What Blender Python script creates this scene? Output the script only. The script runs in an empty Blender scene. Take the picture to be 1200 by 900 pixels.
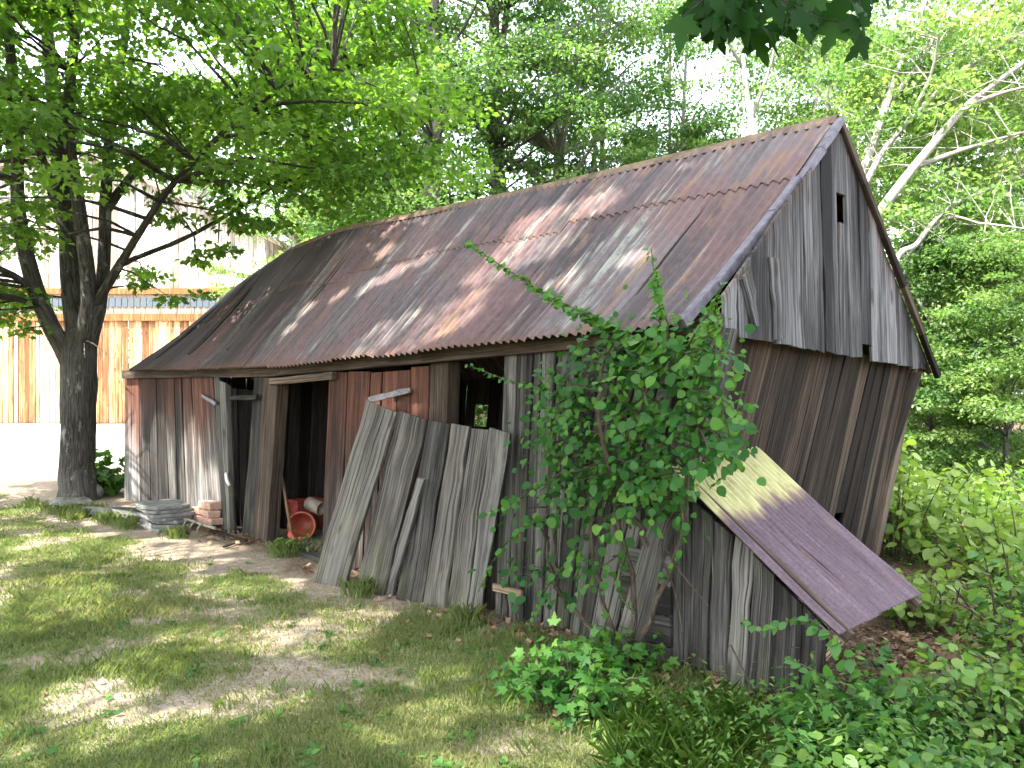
import bpy, math, random
import numpy as np
from mathutils import Vector

R = np.random.default_rng(11)
random.seed(11)
C = bpy.context.scene.collection
sc = bpy.context.scene
PI = math.pi

# ------------------------------------------------------------------ camera frame (photo 1200x900, f=933 px, horizon y=460)
FPX, CX, HY, EYE = 933.0, 600.0, 460.0, 1.62
E = np.array([0.0, 0.0, EYE])
A = np.array([-5.95, 12.2, 0.0])             # left front corner of the shed at the ground
L = 9.85
D = np.array([6.67, -7.25, 0.0]); D /= np.linalg.norm(D)   # along the front wall, towards the camera
N = np.array([D[1], -D[0], 0.0])             # outward normal of the front wall
G = -N                                       # into the shed
UP = np.array([0, 0, 1.0])
S = np.array([-0.45, -0.315, 0.836]); S /= np.linalg.norm(S)   # towards the sun


def V3(*a): return np.array(a, float)
def unit(v): v = np.asarray(v, float); return v / (np.linalg.norm(v) + 1e-12)
def W(u, w, z): return A + D * u + G * w + UP * z
def ray(px, py): return V3((px - CX) / FPX, 1.0, -(py - HY) / FPX)
def pl(px, py, P0, n):
    d = ray(px, py); t = np.dot(P0 - E, n) / np.dot(d, n); return E + d * t
def fw(px, py, w=0.0): return pl(px, py, A + G * w, N)
def gp(px, py, z=0.0): return pl(px, py, V3(0, 0, z), UP)
def at(px, py, Y): return E + ray(px, py) * Y
def px_of(P):
    P = np.asarray(P, float); return CX + FPX * P[..., 0] / P[..., 1], HY - FPX * (P[..., 2] - EYE) / P[..., 1]
def pline(pts, s):                           # polyline in 3D, s in 0..1 by index
    pts = np.asarray(pts, float); k = len(pts) - 1
    x = np.clip(s, 0, 1) * k; i = min(int(x), k - 1); f = x - i
    return pts[i] * (1 - f) + pts[i + 1] * f
def smooth_path(pts, n):
    pts = np.asarray(pts, float); m = len(pts)
    out = []
    for q in np.linspace(0, m - 1, n):
        i = min(int(q), m - 2); f = q - i
        p0 = pts[max(i - 1, 0)]; p1 = pts[i]; p2 = pts[i + 1]; p3 = pts[min(i + 2, m - 1)]
        out.append(0.5 * (2 * p1 + (p2 - p0) * f + (2 * p0 - 5 * p1 + 4 * p2 - p3) * f * f + (3 * p1 - p0 - 3 * p2 + p3) * f ** 3))
    return np.array(out)


# ------------------------------------------------------------------ value noise
_T = R.random((256, 256))
def vnoise(x, y):
    xi = np.floor(x).astype(int); yi = np.floor(y).astype(int); fx = x - xi; fy = y - yi
    fx = fx * fx * (3 - 2 * fx); fy = fy * fy * (3 - 2 * fy)
    a = _T[xi % 256, yi % 256]; b = _T[(xi + 1) % 256, yi % 256]; c = _T[xi % 256, (yi + 1) % 256]; d = _T[(xi + 1) % 256, (yi + 1) % 256]
    return (a * (1 - fx) + b * fx) * (1 - fy) + (c * (1 - fx) + d * fx) * fy
def fbm(x, y, o=4):
    s = 0; a = .5; t = 0
    for k in range(o):
        s = s + a * vnoise(x * 2 ** k + 17.3 * k, y * 2 ** k + 5.7 * k); t += a; a *= .5
    return s / t
def sstep(a, b, x):
    t = np.clip((x - a) / (b - a), 0, 1); return t * t * (3 - 2 * t)


# ------------------------------------------------------------------ ground height and grass cover
def gz(x, y):
    x = np.asarray(x, float); y = np.asarray(y, float)
    z = 0.32 * sstep(16, 27, y) * sstep(-2, -7, x)
    z = z + 0.9 * sstep(20, 45, y)
    z = z - 0.35 * sstep(3.2, 8.0, x) * sstep(14, 8, y)
    z = z + (fbm(x * .35, y * .35, 3) - .5) * .05 + (fbm(x * 1.7 + 9, y * 1.7, 3) - .5) * .018
    return z

def wallcoords(x, y):
    dx = x - A[0]; dy = y - A[1]
    return dx * D[0] + dy * D[1], dx * G[0] + dy * G[1]

DIRT = [(330, 742, .55, .38), (400, 790, .50, .16), (230, 718, .50, .30), (150, 760, .35, .30), (250, 830, .45, .16),
        (120, 805, .30, .15), (60, 770, .35, .2), (380, 690, .5, .25), (600, 870, .2, .12), (30, 690, .4, .25), (460, 720, .3, .2)]
def grassmask(x, y):
    x = np.asarray(x, float); y = np.asarray(y, float)
    u, w = wallcoords(x, y)
    m = sstep(.30, .55, fbm(x * 1.4 + 3, y * 1.4 + 8, 5)) * .7 + .3
    for (px, py, rx, ry) in DIRT:
        c = gp(px, py)
        d = np.sqrt(((x - c[0]) / rx) ** 2 + ((y - c[1]) / (ry * 1.5)) ** 2) + (fbm(x * 3, y * 3, 3) - .5) * .9
        m = m * (.26 + .74 * sstep(.2, 1.6, d + (vnoise(x * 14, y * 14) - .5) * .7))
    edge = 1.25 - .85 * sstep(4.5, 7.5, u) + (fbm(x * 1.6 + 40, y * 1.6, 3) - .5) * .9
    m = m * np.where((w < 0.1) & (u < 9.0), sstep(edge - .15, edge + .25, -w), 1.0)
    m = np.where(w > -0.1, np.where((u > -.1) & (u < L + .1) & (w < 3.6), 0, m), m)
    m = m * sstep(13.2, 11.8, y + (fbm(x * .8, y * .8 + 50, 3) - .5) * 3)
    m = m * sstep(1.9, .9, x - .35 * (4.2 - y) * 0)
    return m


# ------------------------------------------------------------------ objects
def tag(o, label=None, cat=None, group=None, kind=None):
    if label: o['label'] = label
    if cat: o['category'] = cat
    if group: o['group'] = group
    if kind: o['kind'] = kind
    return o
def empty(name, loc, label=None, cat=None, group=None):
    o = bpy.data.objects.new(name, None); C.objects.link(o); o.location = tuple(float(c) for c in loc)
    o.empty_display_size = .3
    return tag(o, label, cat, group)
def copy_tree(o, parent=None):
    c = o.copy(); C.objects.link(c)
    if parent: c.parent = parent
    for ch in list(o.children): copy_tree(ch, c)
    return c
def origin_of(o):
    p = np.zeros(3)
    while o is not None: p = p + np.array(o.location); o = o.parent
    return p
def link_mesh(name, me, mat, parent=None, loc=None):
    o = bpy.data.objects.new(name, me); C.objects.link(o)
    for m in (mat if isinstance(mat, (list, tuple)) else [mat]): me.materials.append(m)
    if parent is not None: o.parent = parent
    if loc is not None: o.location = tuple(float(c) for c in loc)
    return o


class MB:
    """collects polygons with per-vertex uv and aux (random, height)"""
    def __init__(s): s.v = []; s.f = []; s.uv = []; s.ax = []; s.n = 0; s.mi = []
    def add(s, verts, faces, uv=None, ax=(0, 0), mi=0):
        verts = np.asarray(verts, float).reshape(-1, 3); k = len(verts)
        s.v.append(verts)
        s.uv.append(np.asarray(uv, float).reshape(-1, 2) if uv is not None else verts[:, [0, 2]])
        a = np.asarray(ax, float); s.ax.append(np.tile(a, (k, 1)) if a.ndim == 1 else a)
        s.f += [tuple(i + s.n for i in f) for f in faces]; s.mi += [mi] * len(faces); s.n += k
    def build(s, name, mat, parent=None, smooth=False, loc=None, bevel=0):
        off = origin_of(parent) if parent is not None else (np.asarray(loc, float) if loc is not None else np.zeros(3))
        v = np.concatenate(s.v) - off; uv = np.concatenate(s.uv); ax = np.concatenate(s.ax)
        me = bpy.data.meshes.new(name); me.from_pydata(v.tolist(), [], s.f)
        li = np.zeros(len(me.loops), np.int32); me.loops.foreach_get('vertex_index', li)
        for nm, d in (('UVMap', uv), ('Aux', ax)):
            l = me.uv_layers.new(name=nm); l.data.foreach_set('uv', d[li].astype(np.float32).ravel())
        if any(s.mi): me.polygons.foreach_set('material_index', np.array(s.mi, np.int32))
        if smooth: me.polygons.foreach_set('use_smooth', np.ones(len(me.polygons), bool))
        me.update()
        o = link_mesh(name, me, mat, parent, None if parent is not None else loc)
        if bevel:
            b = o.modifiers.new('bevel', 'BEVEL'); b.width = bevel; b.segments = 2; b.limit_method = 'ANGLE'
        return o
    # --- shapes
    def board(s, bl, br, tr, tl, nrm, th=.022, seg=5, jit=.004, h0=0., h1=1., rnd=None, warp=.006):
        bl, br, tr, tl = [np.asarray(p, float) for p in (bl, br, tr, tl)]
        rnd = random.random() if rnd is None else rnd
        wd = np.linalg.norm(br - bl); ln = np.linalg.norm(tl - bl)
        ac = unit(br - bl + tr - tl)
        V = []; U = []; H = []
        u0 = random.random() * 40; v0 = random.random() * 40
        wp = [random.gauss(0, warp) for _ in range(4)]
        ins = min(.004, th * .3)
        for k in range(seg + 1):
            t = k / seg
            l = bl + (tl - bl) * t; r = br + (tr - br) * t
            jl = random.gauss(0, jit); jr = random.gauss(0, jit)
            ol = wp[0] * (1 - t) + wp[1] * t + random.gauss(0, warp * .3); orr = wp[2] * (1 - t) + wp[3] * t + random.gauss(0, warp * .3)
            l = l + ac * jl + nrm * ol; r = r + ac * jr + nrm * orr
            V += [l - nrm * ins, l + ac * ins, r - ac * ins, r - nrm * ins, r - nrm * th, l - nrm * th]
            U += [(u0, v0 + ln * t), (u0 + ins, v0 + ln * t), (u0 + wd - ins, v0 + ln * t), (u0 + wd, v0 + ln * t), (u0 + wd + th, v0 + ln * t), (u0 - th, v0 + ln * t)]
            H += [h0 + (h1 - h0) * t] * 6
        F = []
        for k in range(seg):
            a = k * 6; b = a + 6
            for i in range(6):
                j = (i + 1) % 6; F.append((a + i, a + j, b + j, b + i))
        F.append((5, 4, 3, 2, 1, 0)); e = seg * 6; F.append(tuple(e + i for i in range(6)))
        s.add(V, F, U, np.column_stack([np.full(len(H), rnd), H]))
    def beam(s, P0, P1, wd, ht, up=UP, rnd=None, h=.5, seg=4, jit=.003):
        P0 = np.asarray(P0, float); P1 = np.asarray(P1, float); d = unit(P1 - P0); sd = unit(np.cross(d, up)); u2 = np.cross(sd, d)
        s.board(P0 - u2 * ht / 2 + sd * wd / 2, P0 + u2 * ht / 2 + sd * wd / 2, P1 + u2 * ht / 2 + sd * wd / 2, P1 - u2 * ht / 2 + sd * wd / 2, sd, wd, seg, jit, h, h, rnd, .002)
    def tube(s, path, rad, sides=8, cap=True, rnd=0., wob=0.):
        path = np.asarray(path, float); n = len(path); rad = np.broadcast_to(np.asarray(rad, float), (n,))
        V = []; U = []; acc = 0; ref = V3(.3, .9, .2)
        for i in range(n):
            d = unit(path[min(i + 1, n - 1)] - path[max(i - 1, 0)])
            a = np.cross(d, ref)
            if np.linalg.norm(a) < .05: a = np.cross(d, V3(1, 0, 0))
            a = unit(a); b = np.cross(d, a)
            if i: acc += np.linalg.norm(path[i] - path[i - 1])
            for k in range(sides):
                th = 2 * PI * k / sides; r = rad[i] * (1 + (random.gauss(0, wob) if wob else 0))
                V.append(path[i] + (a * math.cos(th) + b * math.sin(th)) * r); U.append((k / sides * 2 * PI * max(rad[0], .01), acc))
        F = []
        for i in range(n - 1):
            for k in range(sides):
                k2 = (k + 1) % sides; F.append((i * sides + k, i * sides + k2, (i + 1) * sides + k2, (i + 1) * sides + k))
        if cap: F.append(tuple(range(sides))[::-1]); F.append(tuple((n - 1) * sides + k for k in range(sides)))
        s.add(V, F, U, (rnd, 0))
    def box(s, c, sx, sy, sz, ax=V3(1, 0, 0), ay=V3(0, 1, 0), az=UP, rnd=0., jit=0.):
        c = np.asarray(c, float); V = []
        for (i, j, k) in ((-1, -1, -1), (1, -1, -1), (1, 1, -1), (-1, 1, -1), (-1, -1, 1), (1, -1, 1), (1, 1, 1), (-1, 1, 1)):
            V.append(c + ax * i * sx / 2 + ay * j * sy / 2 + az * k * sz / 2 + R.normal(0, 1, 3) * jit)
        s.add(V, [(3, 2, 1, 0), (4, 5, 6, 7), (0, 1, 5, 4), (1, 2, 6, 5), (2, 3, 7, 6), (3, 0, 4, 7)], None, (rnd, .5))
    def lathe(s, prof, axis0, axis, n=24, rnd=0.):
        axis = unit(axis); a = unit(np.cross(axis, V3(.31, .2, .93))); b = np.cross(axis, a); V = []
        for (r, h) in prof:
            for k in range(n):
                t = 2 * PI * k / n; V.append(axis0 + axis * h + (a * math.cos(t) + b * math.sin(t)) * r)
        F = [(i * n + k, i * n + (k + 1) % n, (i + 1) * n + (k + 1) % n, (i + 1) * n + k) for i in range(len(prof) - 1) for k in range(n)]
        s.add(V, F, None, (rnd, .5))


def plank_wall(mb, bot, top, n, nrm, gap=.007, th=.022, rag_b=.03, rag_t=.01, seg=5, jit=.004, warp=.006, skip=(), h=(0, 1)):
    ws = np.array([random.uniform(.7, 1.35) for _ in range(n)]); e = np.concatenate([[0], np.cumsum(ws)]) / ws.sum()
    tot = np.linalg.norm(pline(bot, 1) - pline(bot, 0)) + 1e-6
    for i in range(n):
        if i in skip: continue
        g = gap / tot * random.uniform(.4, 1.8); a, b = e[i] + g, e[i + 1] - g
        bl, br, tl, tr = pline(bot, a), pline(bot, b), pline(top, a), pline(top, b)
        db = random.uniform(-rag_b, rag_b); dt = random.uniform(-rag_t, rag_t)
        ub = unit(tl - bl); sl = random.uniform(-.008, .008)
        mb.board(bl + ub * (db + sl), br + ub * (db - sl), tr + ub * dt, tl + ub * dt, nrm, th, seg, jit, h[0], h[1], None, warp)


# ------------------------------------------------------------------ leaves (numpy polygon soup)
T_DIAMOND = np.array([(0, 0), (.34, .45), (0, 1), (-.34, .45)])
T_OVAL = np.array([(0, 0), (.26, .18), (.36, .48), (.24, .78), (0, 1), (-.24, .78), (-.36, .48), (-.26, .18)])
T_ROUND = np.array([(0, 0), (.3, .12), (.45, .4), (.38, .7), (.16, .9), (0, 1), (-.16, .9), (-.38, .7), (-.45, .4), (-.3, .12)])
T_LANCE = np.array([(0, 0), (.15, .3), (.13, .6), (0, 1), (-.13, .6), (-.15, .3)])
T_MAPLE = np.array([(0, 0), (.32, -.04), (.33, .2), (.58, .45), (.29, .56), (0, 1), (-.29, .56), (-.58, .45), (-.33, .2), (-.32, -.04)])
def _mapleh():
    h = [(0, .02), (.1, -.06), (.34, -.1), (.27, .03), (.3, .12), (.42, .16), (.36, .24), (.62, .42), (.5, .46), (.5, .56), (.33, .52), (.16, .5), (.24, .68), (.14, .72), (.13, .84), (0, 1.05)]
    return np.array(h + [(-x, y) for x, y in h[-2:0:-1]])
T_MAPLE_HI = _mapleh()

class Leaves:
    def __init__(s): s.P = []; s.T = []; s.Nn = []; s.Z = []; s.R = []
    def add(s, P, tip, nrm, size, rnd=None):
        P = np.asarray(P, float).reshape(-1, 3); k = len(P)
        s.P.append(P); s.T.append(np.broadcast_to(tip, (k, 3))); s.Nn.append(np.broadcast_to(nrm, (k, 3)))
        s.Z.append(np.broadcast_to(size, (k,))); s.R.append(R.random(k) if rnd is None else np.broadcast_to(rnd, (k,)))
    def clump(s, c, r, n, size, flat=.35, up=.9, jit=.45, tint=None, droop=.25):
        c = np.asarray(c, float)
        d = R.normal(0, 1, (n, 3)); d /= np.linalg.norm(d, axis=1, keepdims=True)
        q = d * (R.random((n, 1)) ** .45) * r; q[:, 2] *= flat
        q[:, 2] -= .22 * r * flat * 2 * (np.hypot(q[:, 0], q[:, 1]) / r) ** 2
        tip = q * V3(1, 1, 0) / (r + 1e-6) + R.normal(0, .5, (n, 3)); tip[:, 2] -= droop
        nr = V3(0, 0, up) + R.normal(0, jit, (n, 3))
        t = R.random(n) if tint is None else np.clip(tint + R.normal(0, .16, n), 0, 1)
        s.add(c + q, tip, nr, size * R.uniform(.65, 1.25, n), t)
    def cat(s): return [np.concatenate(a) for a in (s.P, s.T, s.Nn, s.Z, s.R)]
    def filt(s, mask_fn):
        P, T, Nn, Z, Rr = s.cat(); k = mask_fn(P); s.P, s.T, s.Nn, s.Z, s.R = [P[k]], [T[k]], [Nn[k]], [Z[k]], [Rr[k]]
    def build(s, name, mat, tmpl, parent=None, loc=None, curl=.18, fold=.15):
        P, T, Nn, Z, Rr = s.cat(); n = len(P); K = len(tmpl)
        off = origin_of(parent) if parent is not None else (np.asarray(loc, float) if loc is not None else np.zeros(3))
        T = T / (np.linalg.norm(T, axis=1, keepdims=True) + 1e-9)
        X = np.cross(T, Nn); X /= (np.linalg.norm(X, axis=1, keepdims=True) + 1e-9); Nz = np.cross(X, T)
        x = tmpl[:, 0]; y = tmpl[:, 1]; z = -curl * y * y + fold * np.abs(x)
        v = (P - off)[:, None, :] + Z[:, None, None] * (X[:, None, :] * x[None, :, None] + T[:, None, :] * y[None, :, None] + Nz[:, None, :] * z[None, :, None])
        me = bpy.data.meshes.new(name)
        me.vertices.add(n * K); me.vertices.foreach_set('co', v.astype(np.float32).ravel())
        me.loops.add(n * K); me.loops.foreach_set('vertex_index', np.arange(n * K, dtype=np.int32))
        me.polygons.add(n); me.polygons.foreach_set('loop_start', np.arange(n, dtype=np.int32) * K)
        try: me.polygons.foreach_set('loop_total', np.full(n, K, np.int32))
        except Exception: pass
        a = me.attributes.new('rnd', 'FLOAT', 'POINT'); a.data.foreach_set('value', np.repeat(Rr, K).astype(np.float32))
        me.update(calc_edges=True); me.validate()
        return link_mesh(name, me, mat, parent, None if parent is not None else loc)


# ------------------------------------------------------------------ materials
class NT:
    def __init__(s, name):
        s.m = bpy.data.materials.new(name); s.m.use_nodes = True; s.t = s.m.node_tree; s.t.nodes.clear()
        s.out = s.n('ShaderNodeOutputMaterial')
    def n(s, typ, **kw):
        nd = s.t.nodes.new(typ)
        for k, v in kw.items(): setattr(nd, k, v)
        return nd
    def l(s, a, b): s.t.links.new(a, b)
    def val(s, sock, v):
        if hasattr(v, 'is_linked') or isinstance(v, bpy.types.NodeSocket): s.l(v, sock)
        else: sock.default_value = v
    def math(s, op, a, b=None, clamp=False):
        m = s.n('ShaderNodeMath', operation=op, use_clamp=clamp); s.val(m.inputs[0], a)
        if b is not None: s.val(m.inputs[1], b)
        return m.outputs[0]
    def noise(s, vec, scale, detail=4, rough=.6, dist=0.):
        nd = s.n('ShaderNodeTexNoise'); s.val(nd.inputs['Vector'], vec); nd.inputs['Scale'].default_value = scale
        nd.inputs['Detail'].default_value = detail; nd.inputs['Roughness'].default_value = rough; nd.inputs['Distortion'].default_value = dist
        return nd.outputs['Fac']
    def vscale(s, vec, sx, sy, sz=1.):
        m = s.n('ShaderNodeVectorMath', operation='MULTIPLY'); s.val(m.inputs[0], vec); m.inputs[1].default_value = (sx, sy, sz); return m.outputs[0]
    def ramp(s, fac, stops, interp='LINEAR'):
        r = s.n('ShaderNodeValToRGB'); s.val(r.inputs[0], fac); cr = r.color_ramp; cr.interpolation = interp
        while len(cr.elements) < len(stops): cr.elements.new(.5)
        for e, (p, c) in zip(cr.elements, stops):
            e.position = p; e.color = (c, c, c, 1) if isinstance(c, (int, float)) else (*c, 1)
        return r.outputs[0]
    def mix(s, fac, a, b, mode='MIX'):
        m = s.n('ShaderNodeMix', data_type='RGBA', blend_type=mode); s.val(m.inputs[0], fac)
        for i, c in ((6, a), (7, b)): s.val(m.inputs[i], (*c, 1) if isinstance(c, tuple) and len(c) == 3 else c)
        return m.outputs[2]
    def uv(s, name='UVMap'): return s.n('ShaderNodeUVMap', uv_map=name).outputs[0]
    def sep(s, v):
        m = s.n('ShaderNodeSeparateXYZ'); s.val(m.inputs[0], v); return m.outputs
    def obj(s): return s.n('ShaderNodeTexCoord').outputs['Object']
    def bump(s, h, strength=.5, dist=.01):
        b = s.n('ShaderNodeBump'); s.val(b.inputs['Height'], h); b.inputs['Strength'].default_value = strength; b.inputs['Distance'].default_value = dist; return b.outputs[0]
    def pbr(s, col, rough=.8, spec=.3, metal=0., nrm=None):
        p = s.n('ShaderNodeBsdfPrincipled'); s.val(p.inputs['Base Color'], (*col, 1) if isinstance(col, tuple) and len(col) == 3 else col)
        s.val(p.inputs['Roughness'], rough); p.inputs['Specular IOR Level'].default_value = spec; s.val(p.inputs['Metallic'], metal)
        if nrm is not None: s.l(nrm, p.inputs['Normal'])
        s.l(p.outputs[0], s.out.inputs[0]); return s.m


def wood(name, dark, mid, light, red=None, *a, k=.62, **kw):
    return wood_(name, *[tuple(c * q for c in x) for x, q in ((dark, k * .8), (mid, k), (light, k * 1.1))], tuple(c * .85 for c in red) if red else None, *a, **kw)
def wood_(name, dark, mid, light, red=None, red_lo=.35, red_hi=.8, redmix=.9, moss=0., var=.5, streak=(60, 1.6)):
    t = NT(name); uv = t.uv(); ax = t.sep(t.uv('Aux')); rnd, h = ax[0], ax[1]
    g1 = t.noise(t.vscale(uv, streak[0], streak[1]), 1, 5, .65, .6)
    g2 = t.noise(t.vscale(uv, 190, 3.2), 1, 3, .6)
    lo = t.noise(t.vscale(uv, 5, .9), 1, 4, .6)
    g3 = t.noise(t.vscale(uv, streak[0] * .33, .35), 1, 3, .6)
    grain = t.math('ADD', t.math('ADD', t.math('MULTIPLY', g1, .34), t.math('MULTIPLY', g3, .25)), t.math('ADD', t.math('MULTIPLY', g2, .13), t.math('MULTIPLY', lo, .28)))
    rv = t.math('MULTIPLY', t.math('SUBTRACT', rnd, .5), var * .45)
    f = t.math('ADD', grain, rv)
    col = t.ramp(f, [(.39, dark), (.50, mid), (.61, light)])
    if red is not None:
        rf = t.math('ADD', h, t.math('MULTIPLY', t.math('SUBTRACT', t.noise(t.vscale(uv, 9, .5), 1, 4), .5), 1.1))
        rf = t.math('ADD', rf, t.math('MULTIPLY', t.math('SUBTRACT', rnd, .5), .35))
        rf = t.ramp(rf, [(red_lo, 0.), (red_hi, 1.)])
        rc = t.ramp(f, [(.37, tuple(c * .2 for c in red)), (.52, tuple(c * .75 for c in red)), (.65, tuple(min(1, c * 1.7) for c in red))])
        col = t.mix(t.math('MULTIPLY', rf, redmix), col, rc)
    if moss:
        mf = t.ramp(t.math('ADD', t.noise(t.vscale(uv, 6, 1.6), 1, 5, .7), t.math('MULTIPLY', h, -.25)), [(.40, 0.), (.62, 1.)])
        col = t.mix(t.math('MULTIPLY', mf, moss), col, (.16, .17, .085))
    # cracks and knots
    cr = t.ramp(t.noise(t.vscale(uv, 85, .55), 1, 2, .5), [(.37, 1.), (.41, 0.)])
    col = t.mix(t.math('MULTIPLY', cr, .85), col, (.012, .010, .009))
    vo = t.n('ShaderNodeTexVoronoi'); t.l(t.vscale(uv, 7, 2.2), vo.inputs['Vector']); vo.inputs['Scale'].default_value = 1
    kn = t.ramp(vo.outputs['Distance'], [(.10, 1.), (.19, 0.)])
    col = t.mix(t.math('MULTIPLY', kn, .7), col, (.03, .022, .017))
    hh = t.math('SUBTRACT', grain, t.math('MULTIPLY', cr, .6))
    return t.pbr(col, .88, .2, 0, t.bump(hh, .75, .012))


def leafmat(name, cols, trans, rough=.5, spec=.35, tmix=.42, objvar=.25):
    t = NT(name); a = t.n('ShaderNodeAttribute', attribute_name='rnd').outputs['Fac']
    oi = t.n('ShaderNodeObjectInfo').outputs['Random']
    k = len(cols); col = t.ramp(a, [(i / (k - 1), c) for i, c in enumerate(cols)])
    hv = t.n('ShaderNodeHueSaturation'); t.l(col, hv.inputs['Color'])
    t.val(hv.inputs['Hue'], t.math('ADD', .5, t.math('MULTIPLY', t.math('SUBTRACT', oi, .5), -.035)))
    t.val(hv.inputs['Value'], t.math('ADD', 1 - objvar / 2, t.math('MULTIPLY', oi, objvar)))
    p = t.n('ShaderNodeBsdfPrincipled'); t.l(hv.outputs[0], p.inputs['Base Color']); p.inputs['Roughness'].default_value = rough; p.inputs['Specular IOR Level'].default_value = spec
    tr = t.n('ShaderNodeBsdfTranslucent'); t.l(t.mix(1., hv.outputs[0], (*trans, 1), 'MULTIPLY'), tr.inputs[0])
    mx = t.n('ShaderNodeMixShader'); mx.inputs[0].default_value = tmix; t.l(p.outputs[0], mx.inputs[1]); t.l(tr.outputs[0], mx.inputs[2])
    t.l(mx.outputs[0], t.out.inputs[0]); return t.m


def bark(name, dark, light, sc_=1., patch=None):
    t = NT(name); uv = t.uv(); ob = t.obj()
    g = t.noise(t.vscale(uv, 22 * sc_, 3.5 * sc_), 1, 5, .7, .8); lo = t.noise(ob, 1.3, 3)
    col = t.ramp(t.math('ADD', t.math('MULTIPLY', g, .7), t.math('MULTIPLY', lo, .3)), [(.41, dark), (.60, light)])
    if patch:
        pf = t.ramp(t.noise(t.vscale(ob, 5, 5, 2), 1, 4, .7), [(.58, 0.), (.68, 1.)])
        col = t.mix(pf, col, patch)
    return t.pbr(col, .9, .15, 0, t.bump(g, 1., .06))


def simple(name, col, col2=None, scale=8., rough=.7, metal=0., spec=.3, b=.3):
    t = NT(name); n_ = t.noise(t.obj(), scale, 5, .65)
    c = t.ramp(n_, [(.35, col), (.65, col2 or tuple(min(1, x * 1.5) for x in col))])
    return t.pbr(c, rough, spec, metal, t.bump(n_, b, .01))


def tin_mat():
    t = NT('rusty_corrugated_tin'); uv = t.uv(); ax = t.sep(t.uv('Aux')); rnd, fr = ax[0], ax[1]
    X = t.sep(uv)[0]; Vv = t.sep(uv)[1]
    st = t.noise(t.vscale(uv, 6.5, .30), 1, 6, .68, .15)
    st2 = t.noise(t.vscale(uv, 22, .55), 1, 5, .7)
    pa = t.noise(t.vscale(uv, .75, .5), 1, 5, .62, .4)
    fine = t.noise(t.vscale(uv, 25, 12), 1, 5, .7)
    base = t.ramp(t.math('ADD', t.math('MULTIPLY', st, .5), t.math('ADD', t.math('MULTIPLY', rnd, .2), t.math('MULTIPLY', fine, .3))),
                  [(.39, (.028, .020, .019)), (.50, (.060, .045, .045)), (.61, (.115, .094, .093))])
    # right-hand sheets are greyer and paler, left-hand sheets a dull brown
    side = t.ramp(t.math('ADD', t.math('DIVIDE', X, 9.8), t.math('MULTIPLY', t.math('SUBTRACT', pa, .5), .5)), [(.30, 0.), (.62, 1.)])
    base = t.mix(side, t.mix(.6, base, (.040, .028, .025)), base)
    redf = t.ramp(t.math('ADD', pa, t.math('MULTIPLY', t.math('SUBTRACT', st, .5), .5)), [(.48, 0.), (.58, 1.)])
    col = t.mix(t.math('MULTIPLY', redf, .7), base, t.ramp(fine, [(.3, (.075, .036, .032)), (.7, (.15, .080, .072))]))
    orf = t.ramp(t.math('ADD', t.noise(t.vscale(uv, 2.6, .9), 1, 6, .7), t.math('MULTIPLY', t.math('SUBTRACT', st2, .5), .5)), [(.555, 0.), (.63, 1.)])
    col = t.mix(t.math('MULTIPLY', t.math('MULTIPLY', orf, .75), side), col, (.16, .092, .055))
    pale = t.ramp(t.math('ADD', t.math('MULTIPLY', st2, .45), t.math('MULTIPLY', t.noise(t.vscale(uv, 2.2, .22), 1, 5, .75), .55)), [(.535, 0.), (.585, 1.)])
    fl = t.ramp(t.noise(t.vscale(uv, 10, 3), 1, 5, .75), [(.38, 0.), (.55, 1.)])
    col = t.mix(t.math('MULTIPLY', t.math('MULTIPLY', pale, fl), t.math('ADD', .30, t.math('MULTIPLY', side, .45))), col, (.26, .27, .225))
    # lap stains near sheet ends
    lap = t.ramp(t.math('ADD', fr, t.math('MULTIPLY', t.math('SUBTRACT', fine, .5), .10)), [(.015, 1.), (.07, 0.)])
    col = t.mix(t.math('MULTIPLY', lap, .55), col, (.10, .05, .03))
    ro = t.math('ADD', .50, t.math('MULTIPLY', fine, .3))
    return t.pbr(col, ro, .35, .12, t.bump(fine, .25, .004))


def lean_tin_mat():
    t = NT('painted_corrugated_tin'); uv = t.uv(); ax = t.sep(t.uv('Aux')); fr = ax[1]
    n1 = t.noise(t.vscale(uv, 14, 1.2), 1, 5, .7); fine = t.noise(t.vscale(uv, 60, 60), 1, 4, .7)
    col = t.ramp(t.math('ADD', t.math('MULTIPLY', n1, .6), t.math('MULTIPLY', fine, .4)), [(.38, (.050, .031, .040)), (.52, (.090, .061, .076)), (.64, (.14, .104, .120))])
    rust = t.ramp(t.noise(t.vscale(uv, 9, 3), 1, 5, .7), [(.60, 0.), (.68, 1.)])
    col = t.mix(t.math('MULTIPLY', rust, .5), col, (.14, .07, .05))
    e = t.math('ADD', fr, t.math('MULTIPLY', t.math('SUBTRACT', t.noise(t.vscale(uv, 30, 3), 1, 4, .7), .5), .22))
    yel = t.ramp(e, [(.66, 0.), (.70, 1.)])
    tan = t.ramp(e, [(.61, 0.), (.66, 1.)])
    col = t.mix(t.math('MULTIPLY', tan, .6), col, (.30, .22, .13))
    yc = t.ramp(t.noise(t.vscale(uv, 18, 6), 1, 5, .7), [(.33, (.26, .24, .10)), (.55, (.42, .40, .19))])
    col = t.mix(yel, col, yc)
    return t.pbr(col, .55, .35, .1, t.bump(fine, .2, .003))


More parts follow.
